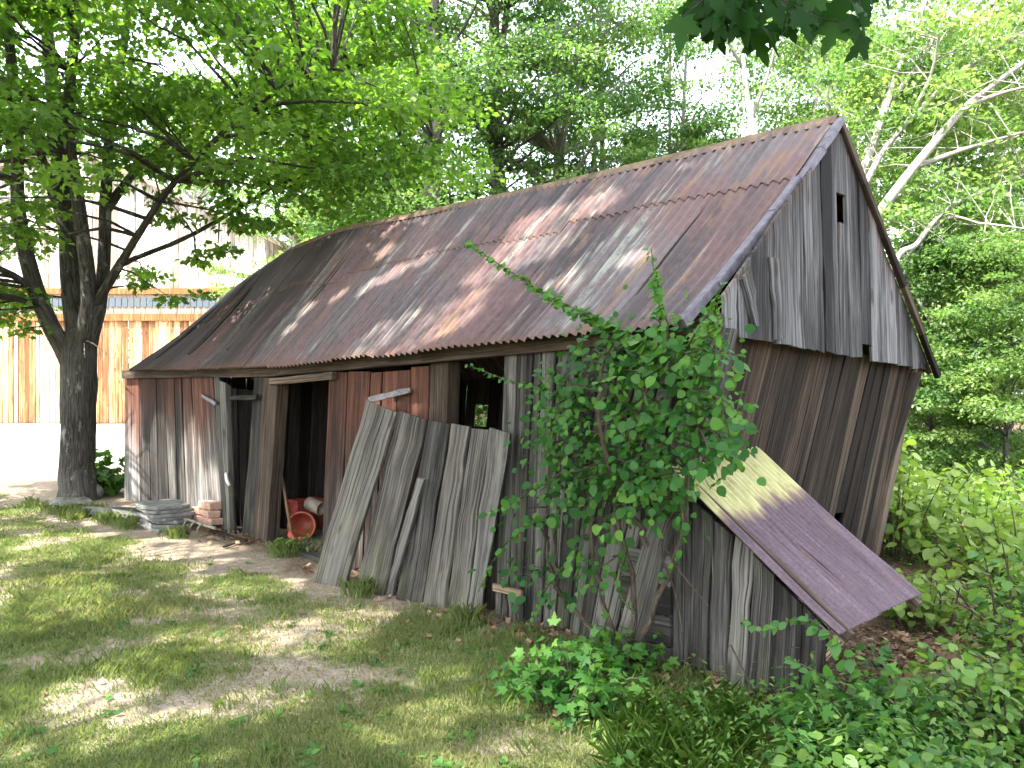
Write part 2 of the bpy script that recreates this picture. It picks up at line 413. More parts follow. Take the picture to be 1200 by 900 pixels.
def ground_mat():
    t = NT('lawn_and_dirt'); ob = t.obj()
    gm = t.n('ShaderNodeAttribute', attribute_name='cover').outputs['Color']; ch = t.n('ShaderNodeSeparateColor'); t.l(gm, ch.inputs[0])
    grass, gravel, litter = ch.outputs[0], ch.outputs[1], ch.outputs[2]
    f1 = t.noise(ob, 60, 6, .7); f2 = t.noise(ob, 9, 5, .65); f3 = t.noise(ob, 1.2, 4)
    vo = t.n('ShaderNodeTexVoronoi'); vo.inputs['Scale'].default_value = 55; t.l(ob, vo.inputs['Vector'])
    peb = t.ramp(vo.outputs['Distance'], [(.15, 1.), (.5, 0.)])
    dirt = t.ramp(t.math('ADD', t.math('MULTIPLY', f1, .55), t.math('MULTIPLY', f2, .45)), [(.33, (.11, .082, .058)), (.5, (.235, .185, .135)), (.68, (.40, .335, .26))])
    pc = t.n('ShaderNodeSeparateColor'); t.l(vo.outputs['Color'], pc.inputs[0])
    dirt = t.mix(t.math('MULTIPLY', peb, .55), dirt, t.ramp(pc.outputs[0], [(.2, (.16, .13, .10)), (.8, (.44, .40, .34))]))
    gr = t.ramp(t.math('ADD', t.math('MULTIPLY', f1, .5), t.math('MULTIPLY', f2, .5)), [(.35, (.070, .078, .028)), (.55, (.13, .145, .055)), (.70, (.22, .19, .11))])
    col = t.mix(t.ramp(t.math('ADD', grass, t.math('MULTIPLY', t.math('SUBTRACT', f2, .5), .5)), [(.35, 0.), (.75, 1.)]), dirt, gr)
    gv = t.ramp(f1, [(.35, (.22, .205, .18)), (.65, (.42, .395, .36))]); col = t.mix(gravel, col, gv)
    lt = t.ramp(t.math('ADD', t.math('MULTIPLY', f2, .5), t.math('MULTIPLY', pc.outputs[1], .5)), [(.3, (.035, .022, .014)), (.5, (.085, .055, .033)), (.75, (.20, .14, .09))])
    col = t.mix(t.math('MULTIPLY', litter, .95), col, lt)
    return t.pbr(col, .95, .1, 0, t.bump(t.math('ADD', t.math('MULTIPLY', f1, .5), t.math('MULTIPLY', peb, .5)), .8, .012))


M = {}
M['wood_front'] = wood('weathered_red_boards', (.022, .019, .017), (.095, .085, .076), (.27, .255, .24), (.12, .046, .030), .42, .78, .96, k=1.0)
M['wood_red'] = wood('red_brown_boards', (.025, .019, .016), (.095, .078, .068), (.25, .225, .20), (.145, .055, .034), .12, .75, .92)
M['wood_grey'] = wood('grey_weathered_boards', (.020, .018, .017), (.088, .081, .074), (.22, .205, .185), None, moss=.22, var=.45)
M['wood_plank'] = wood('silver_grey_planks', (.014, .012, .010), (.074, .065, .055), (.185, .168, .146), None, moss=.28, var=.35)
M['wood_gable'] = wood('blue_grey_gable_boards', (.018, .017, .017), (.086, .084, .083), (.25, .247, .245), (.12, .085, .06), .9, 1.5, .5, var=.6)
M['wood_dark'] = wood('dark_brown_gable_boards', (.010, .007, .005), (.040, .027, .019), (.135, .100, .072), None, var=.35, streak=(75, .7))
M['wood_beam'] = wood('brown_beam_wood', (.03, .022, .016), (.10, .07, .05), (.22, .165, .12), None)
M['wood_raw'] = wood('pale_brown_stick_wood', (.12, .08, .05), (.28, .20, .13), (.42, .32, .22), None, k=1.)
M['wood_inside'] = wood('shaded_inside_boards', (.012, .010, .008), (.035, .028, .023), (.08, .068, .057), None)  # board colour itself darkened to hold the shade of the interior
M['wood_barn'] = wood('pale_sun_bleached_barn_boards', (.34, .27, .22), (.55, .49, .44), (.68, .63, .58), None, var=.7, streak=(9, .25), k=1.)
M['wood_orange'] = wood('orange_barn_boards', (.22, .10, .045), (.44, .24, .11), (.60, .40, .23), None, var=.75, streak=(9, .25), k=1.)
M['trim_orange'] = wood('orange_trim_wood', (.30, .13, .05), (.50, .25, .10), (.6, .35, .17), None, k=1.)
M['tin'] = tin_mat(); M['tin_lean'] = lean_tin_mat()
M['ridge'] = simple('orange_rust_ridge_metal', (.07, .045, .03), (.20, .14, .09), 6, .8, .05)
M['flash'] = simple('purple_grey_edge_metal', (.06, .053, .065), (.13, .115, .135), 14, .55, .1)
M['dark_iron'] = simple('dark_iron', (.03, .028, .027), (.09, .07, .06), 30, .6, .5)
M['strap'] = simple('grey_hinge_metal', (.07, .065, .07), (.15, .14, .15), 30, .55, .4)
M['white'] = simple('chipped_white_enamel', (.55, .55, .54), (.75, .75, .74), 20, .4)
M['stone'] = simple('grey_boulder_stone', (.08, .075, .066), (.22, .21, .19), 9, .9, 0, .2, 1.0)
M['slate'] = simple('grey_slate', (.085, .085, .078), (.19, .188, .172), 9, .8, 0, .25, .6)
M['brick'] = simple('faded_clay_brick', (.30, .17, .12), (.46, .30, .23), 14, .9, 0, .2, .7)
M['redtub'] = simple('orange_red_plastic', (.28, .060, .032), (.40, .115, .07), 8, .45)
M['redpaint'] = simple('worn_red_paint', (.22, .03, .02), (.36, .07, .05), 12, .55)
M['tinplate'] = simple('dull_tin_plate', (.20, .15, .11), (.34, .28, .22), 12, .6, .15)
M['bin'] = simple('black_rubber', (.025, .026, .027), (.05, .05, .05), 12, .7)
M['handle'] = wood('tool_handle_wood', (.20, .13, .07), (.38, .27, .16), (.5, .38, .25), None, k=1.)
M['tine'] = simple('pale_rusted_metal', (.14, .12, .085), (.27, .24, .18), 20, .75, .2)
M['glass'] = NT('blue_grey_window_glass').pbr((.05, .07, .09), .12, .5)
M['bark_maple'] = bark('dark_maple_bark', (.030, .027, .023), (.12, .11, .095), 1., (.27, .265, .235))
M['bark_grey'] = bark('grey_forest_bark', (.06, .054, .047), (.20, .185, .165), .8)
M['bark_pale'] = bark('pale_forest_bark', (.24, .22, .19), (.50, .47, .42), .8)
M['twig'] = bark('brown_vine_stem', (.07, .05, .035), (.20, .16, .12), 3)
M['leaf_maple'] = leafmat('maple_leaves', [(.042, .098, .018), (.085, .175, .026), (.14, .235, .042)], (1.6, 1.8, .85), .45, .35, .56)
M['leaf_shade_dark'] = leafmat('shade_dark_maple_leaves', [(.014, .040, .008), (.022, .056, .010), (.032, .074, .013)], (1.5, 1.9, .6), .6, .1, .34)  # maple leaf colour darkened so the overhead bough looks shaded
M['leaf_forest'] = leafmat('forest_leaves', [(.055, .110, .032), (.100, .175, .050), (.165, .235, .085)], (1.6, 1.8, .95), .5, .35, .55, .35)
M['leaf_far'] = leafmat('far_wood_leaves', [(.05, .105, .034), (.085, .155, .052), (.13, .20, .075)], (1.4, 1.6, .9), .6, .3, .42)
M['leaf_vine'] = leafmat('vine_leaves', [(.024, .078, .017), (.050, .130, .024), (.12, .22, .036)], (1.5, 1.8, .7), .5, .22, .40)
M['leaf_weed'] = leafmat('weed_leaves', [(.040, .110, .022), (.08, .175, .032), (.15, .24, .048)], (1.5, 1.7, .7), .48, .35, .42)
M['leaf_lime'] = leafmat('lime_shrub_leaves', [(.075, .16, .03), (.13, .225, .042), (.18, .265, .06)], (1.5, 1.6, .7), .48, .35, .45)
M['grass'] = leafmat('grass_blades', [(.38, .33, .20), (.23, .235, .10), (.155, .205, .07), (.18, .24, .08)], (1.4, 1.5, .8), .6, .25, .38, 0)
M['dead_leaf'] = leafmat('dead_leaves', [(.10, .055, .03), (.22, .13, .075), (.34, .25, .17)], (1., .8, .6), .7, .2, .15, 0)
M['fallen'] = leafmat('orange_fallen_leaf', [(.50, .20, .07), (.55, .27, .10)], (1., .8, .6), .6, .2, .2, 0)
M['fallen_y'] = leafmat('yellow_fallen_leaf', [(.55, .38, .12), (.62, .45, .18)], (1., .8, .6), .6, .2, .2, 0)
M['ground'] = ground_mat()

# ------------------------------------------------------------------ GROUND
def axis(lo, hi, step, out):
    mid = np.arange(lo, hi + 1e-6, step)
    a = lo - np.cumsum(np.geomspace(step * 1.5, out / 4, 22)); b = hi + np.cumsum(np.geomspace(step * 1.5, out / 4, 22))
    return np.concatenate([a[::-1], mid, b])
xs = axis(-11, 7, .075, 420); ys = axis(1.5, 15, .075, 420)
gx, gy = np.meshgrid(xs, ys, indexing='ij'); zz = gz(gx, gy)
nx, ny = gx.shape
idx = np.arange(nx * ny).reshape(nx, ny)
F = np.stack([idx[:-1, :-1], idx[1:, :-1], idx[1:, 1:], idx[:-1, 1:]], -1).reshape(-1, 4)
me = bpy.data.meshes.new('ground')
vv = np.stack([gx, gy, zz], -1).reshape(-1, 3).astype(np.float32)
me.vertices.add(len(vv)); me.vertices.foreach_set('co', vv.ravel())
me.loops.add(F.size); me.loops.foreach_set('vertex_index', F.astype(np.int32).ravel())
me.polygons.add(len(F)); me.polygons.foreach_set('loop_start', np.arange(len(F), dtype=np.int32) * 4)
me.polygons.foreach_set('use_smooth', np.ones(len(F), bool))
fx, fy = gx.ravel(), gy.ravel()
uu, ww_ = wallcoords(fx, fy)
gm = grassmask(fx, fy)
gravel = sstep(15.5, 18.5, fy + (fbm(fx * .5, fy * .5, 3) - .5) * 3) * sstep(-4.0, -6.0, fx) * sstep(29.5, 28, fy)
litter = np.clip(sstep(.55, 1.6, fx) * sstep(13, 10, fy) + sstep(.45, .12, np.abs(ww_ + .05) + (fbm(fx * 4, fy * 4, 3) - .5) * .5) * sstep(1.0, 2.5, uu) * .75 + sstep(15, 18, fy) * sstep(-5.5, -3, fx), 0, 1)
ca = me.color_attributes.new('cover', 'FLOAT_COLOR', 'POINT')
ca.data.foreach_set('color', np.stack([gm, gravel, litter, np.ones_like(gm)], -1).astype(np.float32).ravel())
me.update(calc_edges=True); me.validate()
tag(link_mesh('ground', me, M['ground']), 'lawn with bare dirt patches and pale gravel yard beyond', None, None, 'structure')

# ------------------------------------------------------------------ GRASS (stuff)
def blades(n, ylo, yhi, hmul, wmul):
    Y = ylo * (yhi / ylo) ** R.random(n * 3); X = (R.random(n * 3) * 1.42 - .72) * Y
    cl = fbm(X * 2.2 + 70, Y * 2.2, 3); tall = sstep(.50, .66, fbm(X * 1.3 + 20, Y * 1.3 + 60, 3))
    k = (R.random(n * 3) < grassmask(X, Y) * (.30 + .95 * sstep(.35, .6, cl))) & (X > -12) & (X < 1.5)
    X, Y, tall = X[k][:n], Y[k][:n], tall[k][:n]; m = len(X)
    h = (R.uniform(.012, .036, m) + tall * R.uniform(.0, .05, m)) * hmul; w = R.uniform(.0016, .003, m) * wmul * (.7 + Y / 6)
    th = R.random(m) * 2 * PI; bend = R.uniform(.1, .9, m) * h; b = np.stack([np.cos(th), np.sin(th), 0 * th], -1); sd = np.stack([-np.sin(th), np.cos(th), 0 * th], -1)
    P = np.stack([X, Y, gz(X, Y) - .004], -1)
    mid = P + UP * (h * .6)[:, None] + b * (bend * .35)[:, None]; top = P + UP * h[:, None] + b * bend[:, None]
    w = w[:, None]
    V = np.stack([P - sd * w, P + sd * w, mid + sd * w * .75, top, mid - sd * w * .75], 1)
    dry = np.clip(.62 + .25 * (fbm(X * .7 + 5, Y * .7, 3) - .5) * 3 + R.normal(0, .22, m), 0, 1)
    return V, dry
Va, da = blades(240000, 2.7, 12.5, 1.0, 1.0)
tc = []                                                  # scattered coarser tufts
for i in range(420):
    Y_ = 2.7 * (11 / 2.7) ** R.random(); X_ = (R.random() * 1.3 - .7) * Y_
    if X_ > 1.0 or X_ < -10 or R.random() > float(grassmask(np.array([X_]), np.array([Y_]))[0]): continue
    m = 34; p = np.stack([X_ + R.normal(0, .045, m), Y_ + R.normal(0, .045, m), np.zeros(m)], -1); p[:, 2] = gz(p[:, 0], p[:, 1]); h = R.uniform(.03, .085, m); th = R.random(m) * 2 * PI
    b = np.stack([np.cos(th), np.sin(th), 0 * th], -1); sd = np.stack([-np.sin(th), np.cos(th), 0 * th], -1) * (.0022 * (.7 + Y_ / 6)); q = (h * R.uniform(.2, .8, m))[:, None]
    tc.append(np.stack([p - sd, p + sd, p + UP * (h * .6)[:, None] + b * q * .35 + sd * .75, p + UP * h[:, None] + b * q, p + UP * (h * .6)[:, None] + b * q * .35 - sd * .75], 1))
for (px, py) in [(70, 604), (84, 608), (100, 606), (112, 603), (125, 612), (135, 611), (60, 600), (150, 616), (92, 602), (40, 596), (330, 650), (548, 735), (420, 700), (205, 630)] * 3:
    c_ = gp(px + R.normal(0, 5), py + R.normal(0, 2)); m = 40; p = np.stack([c_[0] + R.normal(0, .06, m), c_[1] + R.normal(0, .06, m), np.zeros(m)], -1); p[:, 2] = gz(p[:, 0], p[:, 1]); h = R.uniform(.06, .17, m); th = R.random(m) * 2 * PI
    b = np.stack([np.cos(th), np.sin(th), 0 * th], -1); sd = np.stack([-np.sin(th), np.cos(th), 0 * th], -1) * .0042; q = (h * R.uniform(.2, .8, m))[:, None]
    tc.append(np.stack([p - sd, p + sd, p + UP * (h * .6)[:, None] + b * q * .35 + sd * .75, p + UP * h[:, None] + b * q, p + UP * (h * .6)[:, None] + b * q * .35 - sd * .75], 1))
tc = np.concatenate(tc); Va = np.concatenate([Va, tc]); da = np.concatenate([da, np.clip(R.normal(.85, .15, len(tc)), 0, 1)])
n = len(Va); me = bpy.data.meshes.new('grass')
me.vertices.add(n * 5); me.vertices.foreach_set('co', Va.astype(np.float32).ravel())
me.loops.add(n * 5); me.loops.foreach_set('vertex_index', np.arange(n * 5, dtype=np.int32))
me.polygons.add(n); me.polygons.foreach_set('loop_start', np.arange(n, dtype=np.int32) * 5)
a = me.attributes.new('rnd', 'FLOAT', 'POINT'); a.data.foreach_set('value', np.repeat(da, 5).astype(np.float32))
me.update(calc_edges=True); me.validate()
tag(link_mesh('grass', me, M['grass']), 'short patchy lawn grass thinning to bare dirt', None, None, 'stuff')

# ------------------------------------------------------------------ THE SHED
shed = empty('wooden_shed', W(L / 2, 1.7, 0), 'weathered wooden shed leaning sideways under a rusty corrugated tin roof', 'shed')
Fc = fw(845, 385); GW = 3.3; Rc = pl(1080, 429, A + G * GW, N); Ap = pl(980, 147, A + G * 1.65, N)
UPG = Ap - (Fc + (Rc - Fc) * .5)                       # in-plane upward vector of the gable
NG = unit(np.cross(Rc - Fc, UPG)); NG = NG if np.dot(NG, D) > 0 else -NG

def panel(name, quad, n, mat, w=0., **kw):
    mb = MB(); q = [fw(px, py, w) for px, py in quad]; plank_wall(mb, [q[3], q[2]], [q[0], q[1]], n, N, **kw)
    return mb.build(name, mat, shed)
def bz(px, w=0.):                                       # photo row where the front wall meets the ground below px
    p = (px - CX) / FPX; P0 = A + G * w
    u = (p * P0[1] - P0[0]) / (D[0] - p * D[1]); return HY + FPX * EYE / (P0[1] + D[1] * u)

panel('wall', [(146, 436), (250, 440), (262, bz(262)), (146, bz(146) + 1)], 10, M['wood_front'])
panel('door', [(249, 443), (271, 455), (275, 629), (261, 625)], 3, M['wood_grey'], w=-.05, rag_t=.06, gap=.006)['label'] = 'narrow broken grey plank door'
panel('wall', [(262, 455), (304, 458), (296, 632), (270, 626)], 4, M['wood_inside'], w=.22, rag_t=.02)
mb = MB()
q = [fw(*p, -.03) for p in ((299, 441), (311, 443), (297, 640), (282, 637))]; mb.board(q[3], q[2], q[1], q[0], N, .10, 6, .005, 0, 1)
mb.build('door_post', M['wood_grey'], shed)
mb = MB()
q = [fw(*p, -.05) for p in ((309, 442), (325, 444), (312, 643), (296, 640))]; mb.board(q[3], q[2], q[1], q[0], N, .13, 6, .004, 0, 1)
mb.build('door_post', M['wood_beam'], shed)
panel('door', [(385, 436), (433, 436), (424, bz(424, -.03)), (375, bz(375, -.03))], 2, M['wood_red'], w=-.03)['label'] = 'reddish brown plank door'
panel('door', [(434, 436), (481, 433), (474, bz(474, -.02)), (425, bz(425, -.02))], 3, M['wood_red'], w=-.02)['label'] = 'rust red plank door with a sunlit top'
panel('door_post', [(482, 430), (503, 428), (497, bz(497)), (475, bz(475))], 1, M['wood_red'], th=.12)
panel('door_post', [(504, 428), (526, 425), (520, bz(520)), (498, bz(498))], 1, M['wood_beam'], w=.01, th=.12)
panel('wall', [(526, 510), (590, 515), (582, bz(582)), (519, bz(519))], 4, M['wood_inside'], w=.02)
panel('wall', [(590, 413), (652, 405), (634, bz(634) + 2), (581, bz(581))], 4, M['wood_grey'], w=-.01, rag_b=.04)
panel('wall', [(652, 405), (838, 385), (733, bz(733)), (634, bz(634))], 7, M['wood_grey'], w=0, rag_b=.04)
mb = MB()
q = [fw(*p, -.04) for p in ((826, 386), (848, 384), (748, 772), (716, 764))]; mb.board(q[3], q[2], q[1], q[0], N, .15, 7, .006, 0, 1)
mb.build('corner_post', M['wood_grey'], shed)
# plate beam under the eave
mb = MB()
bp = [fw(px, py, -.02) for px, py in ((147, 439), (330, 434), (500, 417), (700, 396), (846, 380))]
for a_, b_ in zip(bp[:-1], bp[1:]): mb.beam(a_, b_, .10, .12, rnd=.4)
mb.build('eave_beam', M['wood_beam'], shed)
mb = MB(); mb.beam(fw(318, 447, -.06), fw(392, 440, -.06), .05, .07); mb.build('lintel', M['wood_beam'], shed)
# hinge straps and handle on the front
mb = MB(); mb.beam(fw(432, 469, -.16), fw(481, 457, -.05), .012, .05); mb.build('hinge_strap', M['strap'], shed)
mb = MB(); mb.beam(fw(268, 467, -.13), fw(302, 465, -.08), .03, .05); mb.build('latch_bar', M['wood_grey'], shed)
mb = MB(); mb.beam(fw(237, 463, -.03), fw(253, 473, -.09), .02, .045); mb.build('hinge_strap', M['strap'], shed)
mb = MB(); mb.tube(smooth_path([fw(265, 555, -.075), fw(266, 563, -.11), fw(269, 569, -.085)], 6), .018, 6); mb.build('handle', M['white'], shed, smooth=True)

# left end wall, back wall with its window, and inner floor shade
mb = MB(); plank_wall(mb, [W(0, 0.03, -.05), W(0, GW, -.05)], [W(.06, 0.03, 1.93), W(.06, GW, 1.8)], 14, -D, gap=.002); mb.build('wall', M['wood_grey'], shed)
hole = pl(565, 487, A + G * (GW - .08), N); hu = np.dot(hole - A, D); hz = hole[2]
mb = MB()
def bw(u, z): return W(u + .31 * z * (u / L), GW - .08, z)
hl, hr = hu - .12 - .31 * hz * hu / L, hu + .12 - .31 * hz * hu / L
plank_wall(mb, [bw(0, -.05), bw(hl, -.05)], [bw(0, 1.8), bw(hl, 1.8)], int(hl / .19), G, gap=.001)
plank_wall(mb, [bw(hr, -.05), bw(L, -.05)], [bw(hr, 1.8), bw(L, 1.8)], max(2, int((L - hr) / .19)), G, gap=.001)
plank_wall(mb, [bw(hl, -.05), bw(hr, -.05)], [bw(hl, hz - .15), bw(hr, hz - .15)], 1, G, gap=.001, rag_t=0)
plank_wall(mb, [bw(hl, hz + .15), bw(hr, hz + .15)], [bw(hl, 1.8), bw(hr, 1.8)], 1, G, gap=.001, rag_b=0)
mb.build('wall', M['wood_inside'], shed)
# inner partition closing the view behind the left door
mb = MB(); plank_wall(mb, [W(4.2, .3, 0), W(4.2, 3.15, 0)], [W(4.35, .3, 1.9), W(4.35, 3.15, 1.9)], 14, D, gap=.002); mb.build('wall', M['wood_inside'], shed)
# far gable end (left) boards
mb = MB()
for i in range(14):
    w0 = .03 + i * .233; w1 = w0 + .229
    h = lambda w: 1.88 + 1.2 * min(w / 1.65, (GW - w) / 1.65)
    mb.board(W(.07, w0, 1.85), W(.07, w1, 1.85), W(.15, w1, h(w1)), W(.15, w0, h(w0)), -D)
mb.build('gable', M['wood_grey'], shed)

# lower gable wall
inset = -.07
mb = MB()
lowb = [W(L - .0, .02, -.03), W(L + .08, GW, -.03)]; lowt = [Fc + D * inset + G * .02 + UP * .02, Rc + D * inset + UP * .02]
hp = pl(985, 622, lowb[0], unit(np.cross(lowb[1] - lowb[0], lowt[0] - lowb[0])))   # broken hole low in the wall
n_ = 25; ws = np.array([random.uniform(.6, 1.3) for _ in range(n_)]); e_ = np.concatenate([[0], np.cumsum(ws)]) / ws.sum()
def lowpt(s, t): return (lowb[0] * (1 - s) + lowb[1] * s) * (1 - t) + (lowt[0] * (1 - s) + lowt[1] * s) * t
wh = np.dot(hp - A, G) / GW; th_ = (hp[2] + .03) / 1.95
for i in range(n_):
    a_, b_ = e_[i] + .0012, e_[i + 1] - .0012
    def lb(t0, t1): mb.board(lowpt(a_, t0), lowpt(b_, t0), lowpt(b_, t1), lowpt(a_, t1), unit(D - UP * .3), .022, 5, .004, t0, t1, rr)
    rr = random.random()
    if a_ <= wh < b_: lb(0, th_ - .075); lb(th_ + .075, 1)
    else: lb(random.uniform(0, .02), 1)
mb.build('gable_wall', M['wood_dark'], shed)
mb = MB(); mb.board(lowpt(.985, 0) + D * .03, lowpt(1.012, 0) + D * .03, lowpt(1.012, 1) + D * .03, lowpt(.985, 1) + D * .03, D, .03, 5, .003)
mb.build('corner_board', M['wood_beam'], shed)

# upper gable boards, overhanging
mb = MB()
def gpt(w, hgt, out=0.): return Fc + (Rc - Fc) * (w / GW) + UPG * hgt + NG * out
_pe, _pr, _pb = fw(797, 382, -.25), pl(982, 141, A + G * 1.65, N), pl(1092, 438, A + G * (GW + .16), N)
def rake_h(w):
    wa, wr, wb = [np.dot(p - A, G) for p in (_pe, _pr, _pb)]
    z = np.interp(w, [wa, wr, wb], [_pe[2], _pr[2], _pb[2]]) - .03
    return max(.01, (z - (Fc + (Rc - Fc) * w / GW)[2]) / UPG[2])
wx = pl(981, 243, Fc, NG); ww = np.dot(wx - Fc, G) + 0.02; wz = np.dot(wx - (Fc + (Rc - Fc) * ww / GW), unit(UPG)) / np.linalg.norm(UPG)
edges = [0.0]
while edges[-1] < GW - .1: edges.append(edges[-1] + random.uniform(.13, .24))
edges = [e for e in edges if abs(e - (ww - .075)) > .06 and abs(e - (ww + .075)) > .06 and not (ww - .075 < e < ww + .075)] + [ww - .075, ww + .075]
edges = sorted([min(e, GW) for e in edges])
for i in range(len(edges) - 1):
    a_, b_ = edges[i] + .004, edges[i + 1] - .004
    if b_ - a_ < .02: continue
    lo = -.02 + random.uniform(-.004, .004); slb = random.uniform(-.004, .004); rr = random.random(); o = .02 + random.uniform(0, .01)
    ta, tb = rake_h(a_), rake_h(b_)
    def gb(l0, l1, t0, t1): mb.board(gpt(a_, l0, o), gpt(b_, l1, o), gpt(b_, t1, o), gpt(a_, t0, o), NG, .024, 6, .004, 0, 1, rr, .005)
    if abs((a_ + b_) / 2 - ww) < .2: rr = .5
    if abs((a_ + b_) / 2 - ww) < .02:
        gb(lo, lo, wz - .075, wz - .075); gb(wz + .06, wz + .06, ta, tb)
    elif abs((a_ + b_) / 2 - 2.02) < .10: gb(.055, .05, ta, tb)
    else: gb(lo + slb, lo - slb, ta, tb)
for (w0, w1, l0, l1) in ((.33, .22, .02, .5), (.62, .58, -.01, .3)):          # loose slipped boards
    mb.board(gpt(w0 - .05, l0, .05), gpt(w0 + .05, l0 + .01, .05), gpt(w1 + .05, min(l1, rake_h(w1 + .05) - .02), .05), gpt(w1 - .05, min(l1, rake_h(w1 - .05) - .02), .05), NG, .02, 5, .005, 0, 1, .55)
mb.build('gable', M['wood_gable'], shed)

# roof: eave and ridge curves taken where the sagging roof stands
def catmull(xk, pts, x):
    return np.stack([np.interp(x, xk, np.array(pts)[:, k]) for k in range(3)], -1)
def smoothed(pts, n=241, it=9):
    pts = np.array(pts); sarc = np.concatenate([[0], np.cumsum(np.linalg.norm(np.diff(pts, axis=0), axis=1))]); sarc /= sarc[-1]
    s_ = np.linspace(0, 1, n); P = np.stack([np.interp(s_, sarc, pts[:, k]) for k in range(3)], -1)
    for _ in range(it * 4): P[1:-1] = P[1:-1] * .5 + (P[:-2] + P[2:]) * .25
    return P
EV = smoothed([fw(px, py, -.25) for px, py in ((149, 434), (240, 433), (330, 429), (400, 421), (500, 410), (600, 399), (700, 390), (797, 382))])
RG = smoothed([pl(px, py, A + G * 1.65, N) for px, py in ((258, 352), (290, 328), (345, 291), (400, 270), (535, 243), (700, 207), (850, 172), (982, 141))])
be0 = W(.0, GW + .2, 1.66); be1 = pl(1092, 438, A + G * (GW + .16), N)
BE = np.linspace(be0, be1, 241)
ROOFLEN = np.linalg.norm(EV[-1] - EV[0])
def curve_at(P, s): 
    x = np.clip(s, 0, 1) * (len(P) - 1); i = np.minimum(x.astype(int), len(P) - 2); f = (x - i)[:, None]; return P[i] * (1 - f) + P[i + 1] * f
def sheet(mb, Ecv, Rcv, s0, s1, v0, v1, lift, flip=False, slopelen=2.3):
    nw = max(2, int(round((s1 - s0) * ROOFLEN / .076))); ns = nw * 8 + 1; nv = 14
    s_ = np.linspace(s0, s1, ns); e = curve_at(Ecv, s_); r = curve_at(Rcv, s_)
    v = np.linspace(v0, v1, nv); k = random.random(); sk = random.uniform(-.004, .004)
    P = e[:, None, :] * (1 - v[None, :, None]) + r[:, None, :] * v[None, :, None]
    nrm = np.cross(r - e, np.gradient(e, axis=0)); nrm /= np.linalg.norm(nrm, axis=1, keepdims=True); nrm *= np.sign(nrm[:, 2:3])
    wv = .014 * np.sin(2 * PI * s_ * ROOFLEN / .076) + lift
    sag = -.035 * np.sin(PI * v)[None, :] * (1 + .8 * np.sin(5.1 * s_ + 1))[:, None] - 0.01 * np.sin(9 * s_)[:, None] * np.sin(2 * PI * v)[None, :]
    dent = (fbm(s_[:, None] * 14 + 0 * v[None, :], v[None, :] * 3 + 0 * s_[:, None] + (7 if flip else 0), 3) - .5) * .035
    P = P + nrm[:, None, :] * (wv[:, None] + sag + dent)[:, :, None]
    idx = np.arange(ns * nv).reshape(ns, nv)
    Fs = np.stack([idx[:-1, :-1], idx[1:, :-1], idx[1:, 1:], idx[:-1, 1:]], -1).reshape(-1, 4)
    if flip: Fs = Fs[:, ::-1]
    U = np.stack([np.repeat(s_ * ROOFLEN, nv) + 0, np.tile(v * slopelen, ns)], -1)
    ax = np.stack([np.full(ns * nv, k), np.tile((v - v0) / max(v1 - v0, .01), ns)], -1)
    mb.add(P.reshape(-1, 3), [tuple(f) for f in Fs.tolist()], U, ax)
mb = MB(); nsh = 15
for j in range(nsh):
    s0 = j / nsh; s1 = min(1, (j + 1) / nsh + .006)
    cut = .50 + .16 * (j / nsh) + random.choice((-.02, 0, .02, .03))
    sheet(mb, EV, RG, s0, s1, 0 + random.uniform(-.006, .006), cut + .05, .003 * (j % 2))
    sheet(mb, EV, RG, s0, s1, cut, 1.0, .008 + .003 * (j % 2))
roof = mb.build('roof', M['tin'], shed, smooth=True)
mb = MB()
for j in range(nsh):
    sheet(mb, BE, RG, j / nsh, min(1, (j + 1) / nsh + .006), 0, 1.0, .003 * (j % 2), True)
mb.build('roof', M['tin'], shed, smooth=True)
# ridge cap
mb = MB(); s_ = np.linspace(0, 1, 60); r = curve_at(RG, s_); e = curve_at(EV, s_); b = curve_at(BE, s_)
jj = R.normal(0, .006, (60, 1))
rows = [r + (e - r) / np.linalg.norm(e - r, axis=1, keepdims=True) * (.07 + jj) + UP * .018, r + UP * .045, r + (b - r) / np.linalg.norm(b - r, axis=1, keepdims=True) * .14 + UP * .022]
P = np.stack(rows, 1).reshape(-1, 3)
mb.add(P, [(i * 3 + k, i * 3 + 3 + k, i * 3 + 4 + k, i * 3 + 1 + k) for i in range(59) for k in range(2)])
mb.build('ridge_cap', M['ridge'], roof)
# rake edges
mb = MB()
pe = curve_at(EV, np.array([1.0]))[0]; pr = curve_at(RG, np.array([1.0]))[0]
nn = unit(np.cross(pr - pe, D)); nn = nn if nn[2] > 0 else -nn
for k in range(6):
    a_ = pe + (pr - pe) * k / 6 - nn * .035 * math.sin(PI * k / 6); b_ = pe + (pr - pe) * (k + 1.03) / 6 - nn * .035 * math.sin(PI * min(1, (k + 1) / 6))
    jit = R.normal(0, .004, 3); mb.beam(a_ + D * .02 + nn * .0 + jit, b_ + D * .02 + jit, .05, .055, nn, seg=2)
mb.build('rake_trim', M['flash'], shed)
mb = MB(); q0 = pr + D * .02 - UP * .02; q1 = be1 + D * .05 - UP * .02
for k in range(5): mb.beam(q0 + (q1 - q0) * k / 5, q0 + (q1 - q0) * (k + 1.01) / 5 - UP * random.uniform(-.005, .005), .04, .055, seg=2)
mb.build('rake_board', M['wood_dark'], shed)
# rafters just visible inside
for k in range(8):
    s1 = np.array([(k + .5) / 8]); a_ = curve_at(EV, s1)[0] - UP * .09; b_ = curve_at(RG, s1)[0] - UP * .09
    mb = MB(); mb.beam(a_ + (b_ - a_) * .16, b_, .06, .1); mb.build('rafter', M['wood_inside'], shed)

